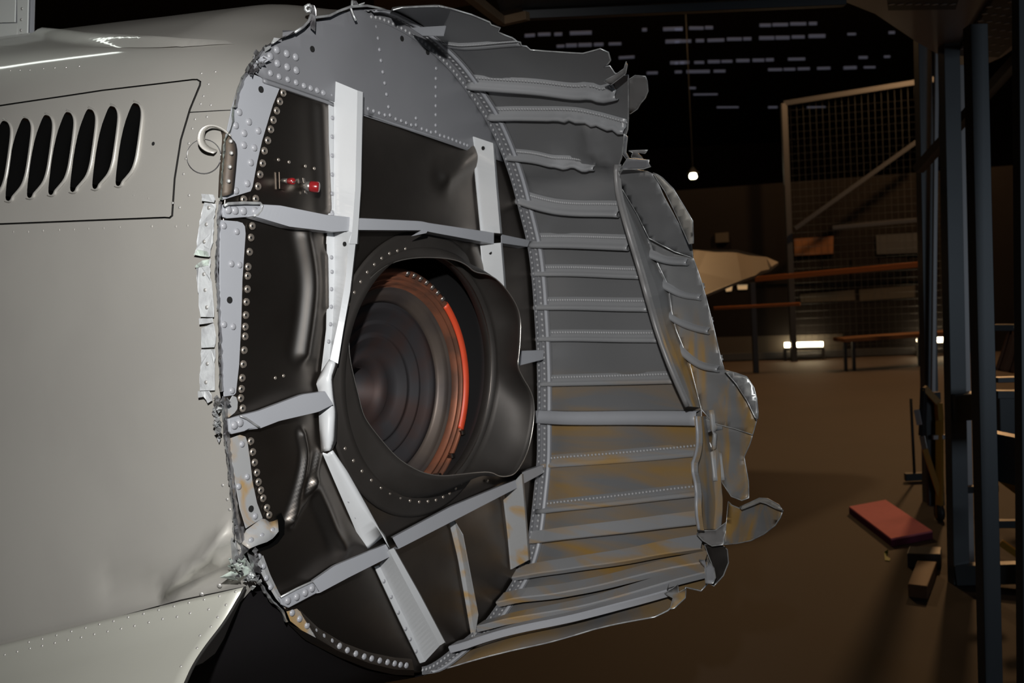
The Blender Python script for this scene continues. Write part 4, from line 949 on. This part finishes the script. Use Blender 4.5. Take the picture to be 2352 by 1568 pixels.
# ---- torn rim of the near skin
def strip_piece(px, material, off=.009, name='torn_strip', dd=.004):
    lp = densify(px, 8); n = len(lp); out = []
    for p in lp:
        q = NEAR.px(p, off + dd * noise.noise(V((p[0] * .08, p[1] * .08, 2)))); out.append(q or at(p, 1.78))
    me = obj(name, out, [tuple(range(n))], material, AC, False, .002)
    return me
M['strip'] = mat('crumpled_strip_paint', (0.52, 0.54, 0.55), 0.42, 0.1, 45, 0.35, (0.3, 0.3, 0.32), bump=0.5, bscale=90)
TS1 = strip_piece(Z4((235, 28), (310, 32), (320, 62), (310, 85), (236, 75), (232, 50)), 'strip', .014)
TS2 = strip_piece(Z4((240, 82), (312, 92), (303, 190), (292, 330), (272, 452), (178, 436), (182, 405), (198, 270), (208, 210), (222, 130)), 'strip')
TS3 = strip_piece(Z4((178, 518), (235, 480), (272, 470), (275, 500), (282, 600), (295, 760), (302, 868), (215, 866), (205, 760), (196, 690), (186, 600)), 'strip')
TS4 = strip_piece(Z4((216, 876), (303, 874), (310, 905), (215, 918)), 'strip', .013)
TS5 = strip_piece(Z4((218, 945), (300, 910), (312, 1000), (305, 1075), (218, 1080), (216, 1000)), 'strip')
TS6 = strip_piece(Z4((218, 1090), (312, 1090), (305, 1180), (305, 1370), (205, 1372), (208, 1290), (216, 1180)), 'strip')
TS7 = strip_piece(Z4((203, 1375), (280, 1372), (298, 1400), (295, 1440), (272, 1455), (250, 1410), (208, 1418)), 'strip', .013)
def strip_riv(px, par, off=.0105):
    for p in px:
        q = NEAR.ts(p)
        if q: dome('rivet', NEAR.pt(q[0], q[1], off), NEAR.normal(*q), .0036, 'rivet_silver', par)
strip_riv(Z4((272, 118), (255, 232), (240, 350)), TS2); strip_riv(Z4((238, 573), (247, 682), (258, 800)), TS3); strip_riv(Z4((262, 1188), (252, 1315)), TS6)
for px in (Z4((178, 440), (222, 450), (272, 455), (272, 420), (195, 405)), Z4((178, 520), (232, 480), (272, 472), (273, 512), (190, 530))): strip_piece(px, 'mint', .0115, 'primer_patch')
# torn lip that runs along the rim between the skin and the side plates
def rim_lip(px, w0, w1, material, name='torn_lip', sd=3):
    """ragged ribbon along the rim: inner edge on the bulkhead, outer edge standing off the skin"""
    px = densify(px, 7, False); rows = []; rr = random.Random(sd)
    for i, p in enumerate(px):
        j = rr.uniform(-1, 1)
        a = PB((p[0] + w1 + rr.uniform(-1.5, 1.5), p[1]), .006); b = PB((p[0] + (w0 + w1) / 2 + j, p[1] + rr.uniform(-3, 3)), .018 + .006 * rr.random()); c = PB((p[0] + w0 + rr.uniform(-2, 2), p[1] + rr.uniform(-3, 3)), .004 + .010 * rr.random())
        rows.append([a, b, c])
    return loft(name, rows, material, AC, False, .0012)
rim_lip(Z4((320, 70), (308, 190), (300, 400), (295, 560), (305, 760), (312, 900), (322, 1100), (330, 1380)), -3, 3.5, 'crush')
rim_lip(Z7((330, 60), (345, 200), (355, 350), (375, 520), (395, 700), (420, 850), (440, 1000)), -6, 6, 'crush', sd=4)
rim_lip(Z7((325, 90), (335, 220), (345, 330), (362, 480), (380, 650), (395, 800), (400, 980)), -2, 1.5, 'edge', sd=5)
rim_lip(Z2((110, 690), (125, 600), (165, 500), (215, 420), (290, 320), (370, 262)), -4, 5, 'crush', sd=6)
rim_lip(ZE((560, 1150), (575, 850), (610, 420), (660, 330), (700, 200)) + Z2((95, 700)), -1, 2.5, 'mint', sd=8)
rim_lip(ZF((600, 40), (650, 110), (700, 185), (760, 270), (830, 340), (870, 430)), -5, 3, 'edge', sd=9)
def crumple(c, r, n, material, name, sd, depth=1.8):
    """knot of crushed sheet metal"""
    rr = random.Random(sd); vv = []; ff = []
    for k in range(n):
        o = V((rr.gauss(0, r[0]), rr.gauss(0, r[1]))); pts = []
        for j in range(4):
            a = j * math.pi / 2 + rr.uniform(-.5, .5); q = (c[0] + o.x + math.cos(a) * rr.uniform(2.5, 9), c[1] + o.y + math.sin(a) * rr.uniform(3, 11)); pts.append(at(q, depth + rr.uniform(-.022, .018)))
        b0 = len(vv); vv += pts; ff += [(b0, b0 + 1, b0 + 2), (b0, b0 + 2, b0 + 3)]
    return obj(name, vv, ff, material, AC, False, .0015)
crumple((552, 1298), (7, 15), 24, 'crush', 'crushed_corner', 3, 1.855)
crumple((540, 1292), (10, 6), 9, 'mint', 'crushed_corner', 5, 1.84)
crumple((578, 1315), (8, 13), 18, 'edge', 'crushed_corner', 8, 1.86)
crumple((590, 1292), (5, 12), 14, 'crush', 'crushed_corner', 9, 1.87)
crumple((503, 922), (6, 7), 18, 'crush', 'crushed_corner', 11, 1.79)
crumple((499, 970), (3, 24), 22, 'edge', 'crushed_corner', 12, 1.79)
crumple((594, 140), (7, 7), 16, 'crush', 'crushed_corner', 14, 1.845)
crumple((575, 165), (5, 10), 14, 'crush', 'crushed_corner', 15, 1.835)
for pts, mt in (([(528, 1225, 535, 1300, 553, 1290, 545, 1215)], 'edge'), ([(545, 1205, 556, 1275, 572, 1262, 560, 1200)], 'crush'), ([(536, 1296, 560, 1322, 585, 1312, 566, 1284)], 'mint'), ([(568, 1270, 580, 1310, 600, 1318, 592, 1282)], 'crush'), ([(505, 1325, 530, 1312, 560, 1318, 545, 1332)], 'mint')):
    x = pts[0]; a = [at((x[0], x[1]), 1.845), at((x[2], x[3]), 1.85), at((x[4], x[5]), 1.865), at((x[6], x[7]), 1.86)]; md = at(((x[0] + x[4]) / 2, (x[1] + x[5]) / 2), 1.838)
    obj('crushed_fold', a + [md], [(0, 1, 4), (1, 2, 4), (2, 3, 4), (3, 0, 4)], mt, AC, False, .0015)
def sheet_px(name, pts, material, solid=.0015, parent=None, faces=None):
    """small bent shard: (x, y, depth) corners"""
    return obj(name, [at((x, y), d) for x, y, d in pts], faces or [tuple(range(len(pts)))], material, parent or AC, False, solid)
def shard(px, depth, material, name='torn_shard', tilt=.012):
    n = len(px); return sheet_px(name, [(x, y, depth + tilt * (i / n - .5)) for i, (x, y) in enumerate(px)], material)
shard(ZI((210, 840), (270, 770), (320, 740), (420, 785), (350, 830), (280, 850)), 1.84, 'grey_light')
shard(ZI((575, 405), (735, 410), (700, 440), (600, 500), (575, 480), (580, 430)), 1.875, 'grey')
shard(ZI((460, 500), (550, 510), (440, 590), (400, 620)), 1.86, 'edge')
shard(ZI((330, 640), (420, 610), (400, 650), (340, 690)), 1.85, 'edge')
shard(ZI((950, 210), (1005, 215), (1018, 250), (1015, 350), (1010, 420), (945, 370)), 1.93, 'crush')
shard(ZI((930, 55), (1000, 70), (1025, 130), (1025, 220), (975, 210), (945, 160)), 1.95, 'crush')
tube('curled_tip', [at((x, y), 1.945) for x, y in ZI((945, 70), (915, 70), (880, 90), (880, 125), (905, 155), (935, 150), (945, 120))], .0035, 'edge', AC, 6)
shard(ZI((1500, 0), (1560, 10), (1590, 60), (1550, 100), (1510, 90)), 2.03, 'crush')
tube('torn_wire', [at((x, y), 2.02) for x, y in ZI((1505, 10), (1500, 90), (1485, 115), (1520, 200), (1555, 275))], .0028, 'edge', AC, 5)
shard(ZI((1590, 60), (1670, 35), (1660, 50), (1600, 80)), 2.04, 'edge')
tube('torn_rim', [PB(p, .03) for p in ZI((740, 430), (850, 360), (920, 290), (950, 200), (1010, 230), (1200, 210), (1320, 150), (1480, 90), (1700, 75), (1850, 105), (1950, 130))], .0026, 'edge', AC, 6)
rows = []
for p in densify(ZI((560, 500), (740, 430), (850, 360), (920, 300), (1010, 240), (1200, 215), (1320, 155), (1480, 95), (1700, 80), (1850, 110)), 6, False):
    rows.append([PB((p[0], p[1] + 2), .004), PB(p, .030)])
loft('torn_lip', rows, 'crush', AC, False, .0012)
# curled strip of skin at the rim
L_ = resample(ZE((562, 1120), (572, 880), (592, 650), (612, 400), (590, 325)), 14); R_ = resample(ZE((708, 1060), (735, 800), (755, 560), (748, 490), (690, 385)), 14)
rows = []
for i, (a, b) in enumerate(zip(L_, R_)):
    k = i / 13; p0 = NEAR.px(a, .006) or at(a, 1.78); z0 = (p0 - CAM).dot(FWD)
    rows.append([p0, at(((a[0] + b[0]) / 2, (a[1] + b[1]) / 2), z0 - .006), at(b, z0 + .012)])
CUR = loft('curled_flap', rows, 'brown_flap', AC, True, .0018)
o_ = resample(chaikin(ZE((690, 385), (620, 310), (540, 262), (430, 238), (340, 268), (288, 325), (272, 420), (300, 500), (370, 560), (470, 588)), 1), 24)
i_ = resample(chaikin(ZE((590, 325), (560, 300), (500, 275), (430, 262), (385, 290), (358, 350), (362, 430), (392, 490), (455, 528), (528, 552)), 1), 24)
z0 = (NEAR.px((480, 330)) - CAM).dot(FWD)
loft('curled_strip', [[at(a, z0 - .034), at(((a[0] + b[0]) / 2, (a[1] + b[1]) / 2), z0 - .030), at(b, z0 - .014)] for a, b in zip(o_, i_)], 'silver', CUR, True, .0018)
for p in ZE((685, 582), (668, 748), (653, 918), (678, 440)): dome('rivet', at(p, (NEAR.px((p[0] - 14, p[1])) - CAM).dot(FWD) - .0145), -FWD, .0038, 'rivet_silver', CUR)
# cradle under the hull
cr = L2W(.12, -.86, -.5)

# ================================================================== THINGS ROUND THE AIRCRAFT
# cradle that carries the hull
def belly_z(sv): return min(near_fn(.1 + .3 * i / 60, sv).z for i in range(61))
def belly_u(sv):
    t = min((near_fn(.1 + .3 * i / 60, sv).z, .1 + .3 * i / 60) for i in range(61))[1]; q = near_fn(t, sv) - C0; return q.dot(W)
cu = belly_u(1.8); ca = L2W(cu, -.8, -1.78); CRD = empty('hull_cradle', (ca.x, ca.y, 0), 'dark steel cradle under the belly of the torn silver fuselage', 'stand')
for sv in (1.70, 1.84):
    z = belly_z(1.85) - .004; a, b = L2W(cu - .3, -.8, -sv), L2W(cu + .3, -.8, -sv); a.z = b.z = z - .025; beam('saddle_bar', a, b, .05, .05, 'dark_grey', CRD)
    for p in (a, b): beam('leg', V((p.x, p.y, 0)), V((p.x, p.y, z - .05)), .06, .06, 'dark_grey', CRD)
# pink foam mat
top = [on_floor(p, .045) for p in ZD((552, 448), (785, 405), (1082, 602), (820, 652))]
MAT = empty('foam_mat', (sum(v.x for v in top) / 4, sum(v.y for v in top) / 4, 0), 'pink foam kneeling mat lying on the brown floor', 'mat')
obj('mat_top', top + [v - V((0, 0, .012)) for v in top], [(0, 1, 2, 3), (7, 6, 5, 4), (0, 4, 5, 1), (1, 5, 6, 2), (2, 6, 7, 3), (3, 7, 4, 0)], 'pink', MAT, bevel=.003)
obj('mat_base', [v - V((0, 0, .0125)) for v in top] + [V((v.x, v.y, 0)) for v in top], [(0, 1, 2, 3), (7, 6, 5, 4), (0, 4, 5, 1), (1, 5, 6, 2), (2, 6, 7, 3), (3, 7, 4, 0)], 'pink_side', MAT)
def floor_prism(name, px, h, material, label, cat, group=None):
    a = [on_floor(p, h) for p in px]; n = len(a); b = [V((v.x, v.y, 0)) for v in a]
    o = obj(name, a + b, [tuple(range(n)), tuple(range(2 * n - 1, n - 1, -1))] + [(i, n + i, n + (i + 1) % n, (i + 1) % n) for i in range(n)], material, None, bevel=.004)
    return tag(o, label, cat, group)
floor_prism('timber_block', ZD((985, 792), (1110, 798), (1050, 955), (925, 940)), .06, 'brown', 'short brown timber block on the floor in front of the grey bar', 'timber')
floor_prism('steel_bar', ZD((935, 700), (1140, 705), (1135, 752), (920, 745)), .07, 'gantry', 'short grey steel bar lying between the pink mat and timber block', 'bar')
gp = [on_floor(p, .003) for p in ZD((775, 740), (800, 745), (790, 765), (815, 780), (810, 795), (780, 790))]
tag(obj('tape_scrap', gp + [on_floor(ZD((800, 720))[0], .03)], [(0, 1, 2, 3, 4, 5), (0, 6, 1)], 'green', None, solid=.002), 'scrap of green tape on the floor beside the pink mat', 'tape')
# floor squeegee
hb = on_floor((2101, 1106)); BR = empty('floor_squeegee', hb, 'dark floor squeegee with upright pole beside the yellow trolley', 'squeegee')
ha, hc = on_floor((2079, 1107), 0.0), on_floor((2123, 1105), 0.0); ha.z = hc.z = .035
beam('head', ha, hc, .04, .05, 'dark_grey', BR)
tp_ = at((2092, 915), (hb - CAM).dot(FWD)); tube('pole', [V((hb.x, hb.y, .05)), tp_], .010, 'dark_grey', BR, 8)
# low bench by the back wall
bn = on_floor((1955, 852)); BN = empty('low_bench', bn, 'low dark bench by the back wall lamps', 'bench')
D_ = (bn - CAM).dot(FWD)
for p in ((1943, 852), (1962, 850), (2112, 838), (2135, 838)):
    g = on_floor(p); beam('leg', g, V((g.x, g.y, .40)), .04, .04, 'dark_grey', BN)
c1, c2 = on_floor((1946, 852)), on_floor((2128, 838)); beam('bench_top', V((c1.x - .1, c1.y, .43)), V((c2.x + .4, c2.y, .43)), .35, .05, 'brown', BN)
# strip lamps at the foot of the wall
def batten(px0, px1, label):
    a, b = on_wall(px0, .25), on_wall(px1, .25); o = empty('strip_lamp', V((a.x, a.y, 0)), label, 'lamp', None)
    beam('housing', a - V((0, 0, .06)), b - V((0, 0, .06)), .09, .04, 'dark_grey', o)
    tube('glowing_tube', [a, b], .035, 'tube_on', o, 8)
    for q in (a, b): beam('foot', V((q.x, q.y, 0)), V((q.x, q.y, q.z - .06)), .04, .04, 'dark_grey', o)
    return o
batten((1802, 792), (1890, 790), 'lit strip lamp behind the tall fence post')
batten((2106, 782), (2180, 779), 'lit strip lamp half hidden behind the steel gantry')
# pendant lamp
pl = at((1592, 405), 19.0); PL = empty('pendant_lamp', pl, 'small lit pendant lamp hanging under the dark roof', 'lamp')
v_, f_ = [], []
prof = [(.0, .075), (.05, .06), (.072, .02), (.072, -.02), (.05, -.045), (0, -.05)]
for r_, z in prof:
    for k in range(12): v_.append(pl + V((r_ * math.cos(k * math.pi / 6), r_ * math.sin(k * math.pi / 6), z)))
for i in range(5):
    for k in range(12): f_.append((i * 12 + k, i * 12 + (k + 1) % 12, (i + 1) * 12 + (k + 1) % 12, (i + 1) * 12 + k))
obj('bulb', v_, f_, 'bulb', PL, True)
tube('shade', [pl + V((0, 0, .06)), pl + V((0, 0, .10)), pl + V((0, 0, .16))], [.12, .07, .03], 'dark_grey', PL, 12)
tube('cord', [pl + V((0, 0, .14)), V((pl.x, pl.y, 9))], .008, 'dark_grey', PL, 6)
# orange guard rail
g0, g1 = at((1735, 641), 14.2), at((2125, 606), 13.4)
GR = empty('guard_rail', V((g0.x, g0.y, 0)), 'orange guard rail in front of the back wall', 'railing')
beam('top_rail', g0, g1, .06, .07, 'rail_orange', GR)
beam('mid_rail', at((1640, 708), 14.3), at((1838, 698), 13.9), .04, .04, 'rail_orange', GR)
for p, d in (((1728, 652), 14.2), ((2124, 606), 13.4)):
    q = at(p, d); beam('post', V((q.x, q.y, 0)), V((q.x, q.y, q.z + .02)), .07, .07, 'fence', GR)
# tall fence frame with wire mesh
f0 = at((1800, 238), 15.4); f1 = at((2100, 190), 15.0)
FN = empty('mesh_fence', V((f0.x, f0.y, 0)), 'tall fence frame of grey tube with fine mesh by the back wall', 'fence')
beam('post', V((f0.x, f0.y, 0)), f0, .085, .085, 'fence', FN)
beam('top_rail', f0, f1 + (f1 - f0) * .3, .075, .075, 'fence', FN)
beam('diagonal_brace', at((1826, 525), 15.35), at((2106, 325), 15.0), .06, .06, 'fence', FN)
beam('mid_rail', at((1912, 523), 15.2), at((2112, 505), 15.0), .06, .06, 'fence', FN)
e = f1 + (f1 - f0) * .3
vv, ff = [], []
for k in range(1, 26):
    a = f0.lerp(e, k / 26); x, y = tube_data([V((a.x, a.y, .02)), a], .003, 3); b_ = len(vv); vv += x; ff += [tuple(i + b_ for i in f) for f in y]
for k in range(1, 36):
    z = f0.z * k / 36; x, y = tube_data([V((f0.x, f0.y, z)), V((e.x, e.y, z))], .003, 3); b_ = len(vv); vv += x; ff += [tuple(i + b_ for i in f) for f in y]
o = obj('wire_mesh', vv, ff, 'dark_grey', FN); o['kind'] = 'stuff'
# notices on the wall
for nm, px, mt, lb, ct in (('orange_board', ZC((768, 135), (1020, 118), (1018, 230), (772, 245)), 'sign_orange', 'orange board fixed to the dark wall beside the fence post', 'board'), ('wall_box', ZC((1295, 110), (1570, 95), (1570, 225), (1300, 235)), 'dark_grey', 'black box mounted on the dark back wall', 'box'), ('pale_notice', ZC((260, 100), (345, 92), (348, 155), (262, 160)), 'pane_warm', 'small pale notice on the dark wall above the wing', 'notice')):
    tag(wall_patch(nm, px, mt, None, .06), lb, ct)
# cream wing of another aircraft on a trestle
wp = [(1440, 566, 9.4), (1600, 574, 9.4), (1692, 573, 9.2), (1760, 590, 9.0), (1788, 602, 8.8), (1772, 612, 8.5), (1768, 618, 8.5), (1748, 622, 8.3), (1735, 632, 8.2), (1705, 642, 8.0), (1660, 660, 7.7), (1622, 676, 7.5), (1440, 740, 7.0)]
wa = [at((x, y), d) for x, y, d in wp]; nw = len(wa)
nn_ = (wa[1] - wa[-2]).cross(wa[4] - wa[-2]).normalized()
if nn_.z < 0: nn_ = -nn_
wb = [q - nn_ * (.02 if 1 <= i <= nw - 2 else .08) for i, q in enumerate(wa)]
cc = at((1480, 640), 8.2)
WG = empty('wing_panel', V((cc.x, cc.y, 0)), 'cream aircraft wing tip behind the torn fuselage', 'wing')
obj('wing_skin', wa + wb, [tuple(range(nw)), tuple(range(2 * nw - 1, nw - 1, -1))] + [(i, nw + i, nw + (i + 1) % nw, (i + 1) % nw) for i in range(nw)], 'cream', WG)
for dx in (-.25, .25): beam('trestle_leg', V((cc.x + dx, cc.y, 0)), V((cc.x + dx * .3, cc.y, cc.z - .03)), .06, .06, 'brown', WG)

# ---- steel access gantry on the right
gb = on_floor((2275, 1622)); G = empty('access_gantry', gb, 'blue-grey steel access gantry with overhead walkway', 'gantry')
def post(name, p0, p1, d, wpx, mt, base_floor=False, dep=None):
    a = at(p0, d); b = at(p1, d)
    if base_floor: b = V((b.x, b.y, 0))
    w_ = wpx * d / FPX; return beam(name, a, b, w_, dep or w_, mt, G, up=(0, 1, 0))
post('post', (2118, 60), (2130, 868), 6.2, 30, 'gantry', True)
post('rail', (2152, 60), (2131, 868), 6.1, 9, 'gantry_light', True)
post('post', (2178, 60), (2202, 1345), 4.68, 36, 'gantry', True)
post('ladder_rail', (2205, 150), (2229, 1285), 4.9, 13, 'gantry_light', True)
post('post', (2240, 60), (2276, 1620), 3.42, 40, 'gantry', True)
post('post', (2348, -60), (2358, 1600), 3.2, 34, 'gantry', True)
post('post', (2424, 60), (2430, 1345), 4.3, 30, 'gantry', True)
beam('diagonal_brace', at((2108, 390), 5.0), at((2345, 126), 4.4), .052, .04, 'tan', G)
beam('cross_beam', at((2262, 1040), 3.5), at((2420, 1075), 3.3), .05, .16, 'gantry', G)
beam('cross_beam', at((2285, 905), 4.0), at((2420, 905), 4.0), .05, .03, 'gantry', G)
beam('cross_beam', at((2285, 872), 4.0), at((2420, 868), 4.0), .05, .02, 'gantry', G)
boxo('storage_box', at((2330, 960), 4.4), (.22, .2, .22), 'gantry', G)
boxo('clamp_block', at((2213, 932), 4.66), (.115, .1, .12), 'gantry', G)
beam('cross_beam', at((2190, 1125), 4.7), at((2290, 1120), 4.7), .04, .03, 'dark_grey', G)
beam('cross_beam', at((2280, 1202), 4.2), at((2420, 1202), 4.2), .04, .03, 'dark_grey', G)
beam('base_rail', at((2195, 1318), 4.66), at((2420, 1312), 4.5), .06, .09, 'gantry', G)
beam('yellow_brace', at((2292, 1085), 4.6), at((2420, 1180), 4.4), .045, .045, 'yellow', G)
beam('yellow_brace', at((2298, 1245), 4.9), at((2420, 1330), 4.8), .03, .03, 'yellow', G)
# walkway overhead
ZP = 2.45
def overhead(name, px, z, th, mt, parent):
    a = [on_floor(p, z) for p in px]; n = len(a); b = [q + V((0, 0, th)) for q in a]
    return obj(name, a + b, [tuple(range(n)), tuple(range(2 * n - 1, n - 1, -1))] + [(i, n + i, n + (i + 1) % n, (i + 1) % n) for i in range(n)], mt, parent)
overhead('walkway_deck', [(1155, 44), (1300, 30), (1600, 16), (1938, 4), (1938, -260), (1060, -260)], ZP, .05, 'dark_grey', G)
overhead('walkway_deck', [(1940, 4), (2010, 32), (2105, 96), (2225, 166), (2300, 132), (2400, 62), (2400, -260), (1940, -260)], ZP, .05, 'gantry_light', G)
beam('timber_edge', on_floor((1040, -40), ZP - .03), on_floor((1152, 48), ZP - .03), .03, .03, 'tan', G)
beam('timber_edge', on_floor((1150, 50), ZP - .03), on_floor((1212, 36), ZP - .03), .03, .03, 'tan', G)
beam('deck_edge', on_floor((1200, 36), ZP - .02), on_floor((1940, 4), ZP - .02), .04, .03, 'dark_grey', G)
TR = overhead('tread_plate', [(2196, 128), (2290, -10), (2345, -10), (2348, 84), (2294, 132)], ZP - .03, .02, 'dark_grey', G)
for i in range(5):
    for j in range(9):
        f = (2212 + i * 20 + j * 10, 112 - j * 16 + i * 2)
        if f[0] < 2342 and f[1] > 2:
            a = on_floor(f, ZP - .031); disc('tread_stud', a, (0, 0, -1), .012, 'gantry_light', TR, 8)
TR2 = overhead('tread_plate', [(2036, -10), (2205, -10), (2195, 22), (2040, 24)], ZP - .03, .02, 'dark_grey', G)
for j in range(8): disc('tread_stud', on_floor((2048 + j * 20, 10), ZP - .031), (0, 0, -1), .012, 'gantry_light', TR2, 8)
tag(overhead('brown_plank', [(860, -60), (1080, -60), (1090, 10), (1010, 24), (860, 22)], 3.0, .04, 'brown', G), None)
# yellow trolley behind the gantry posts
ty = on_floor((2150, 1195)); TY = empty('yellow_trolley', ty, 'worn yellow wheeled trolley behind the gantry posts', 'trolley')
dt = (ty - CAM).dot(FWD)
for a, b, w_, mt in (((2122, 890), (2155, 925), .035, 'yellow'), ((2155, 925), (2158, 965), .035, 'yellow'), ((2158, 965), (2158, 1190), .035, 'yellow'), ((2122, 890), (2118, 1000), .03, 'dark_grey'), ((2124, 1030), (2162, 1150), .03, 'yellow'), ((2118, 1000), (2124, 1030), .03, 'steel'), ((2105, 940), (2112, 975), .03, 'gantry_light'), ((2142, 1004), (2180, 1002), .025, 'gantry_light')):
    beam('frame_bar', at(a, dt), at(b, dt), w_, w_, mt, TY)
beam('side_panel', at((2140, 900), dt + .05), at((2150, 1160), dt + .05), .09, .03, 'dark_grey', TY, up=(0, 1, 0))
wh = V((at((2158, 1190), dt).x, at((2158, 1190), dt).y, .045)); tube('wheel', [wh - V((.015, 0, 0)), wh + V((.015, 0, 0))], .045, 'dark_grey', TY, 14)
# brown cloth hanging behind the posts
cb = at((2300, 860), 7.5); rows = []
for i in range(12):
    k = i / 11; l, r_ = (2318 - 32 * k, 758 + 92 * k), (2338 - 12 * k + 8 * math.sin(k * 3), 765 + 92 * k)
    rows.append([at((l[0] + (r_[0] - l[0]) * j / 5, l[1] + (r_[1] - l[1]) * j / 5), 6.4 + .03 * math.sin(j * 2.1)) for j in range(6)])
loft('hanging_cloth', rows, 'sack', G, True, .01)
beam('cross_beam', at((2240, 752), 6.4), at((2440, 752), 6.4), .04, .04, 'dark_grey', G)
for q in ((2200, -90, 12.0),): pass
# tube lamp high over the aircraft, mirrored as a streak on the spine
ends = []
for p in ((-80, 166), (262, 121)):
    t, s = NEAR.ts(p); P = NEAR.pt(t, s); n = NEAR.normal(t, s); d = (P - CAM).normalized(); r_ = d - n * 2 * d.dot(n)
    ends.append(P + r_ * ((4.2 - P.z) / r_.z) if r_.z > .05 else P + r_ * 3)
LA, LB = ends; ax = (LB - LA).normalized(); LA = LA - ax * .9
TL = empty('hanging_tube_lamp', (LA + LB) / 2, 'long tube lamp hung from the roof above the silver fuselage', 'lamp')
tube('glowing_tube', [LA, LB], .045, 'tube_cool', TL, 10)
beam('housing', LA + V((0, 0, .09)), LB + V((0, 0, .09)), .12, .06, 'dark_grey', TL)
for q in (LA.lerp(LB, .15), LA.lerp(LB, .85)): tube('cord', [q + V((0, 0, .1)), V((q.x, q.y, 9))], .006, 'dark_grey', TL, 5)
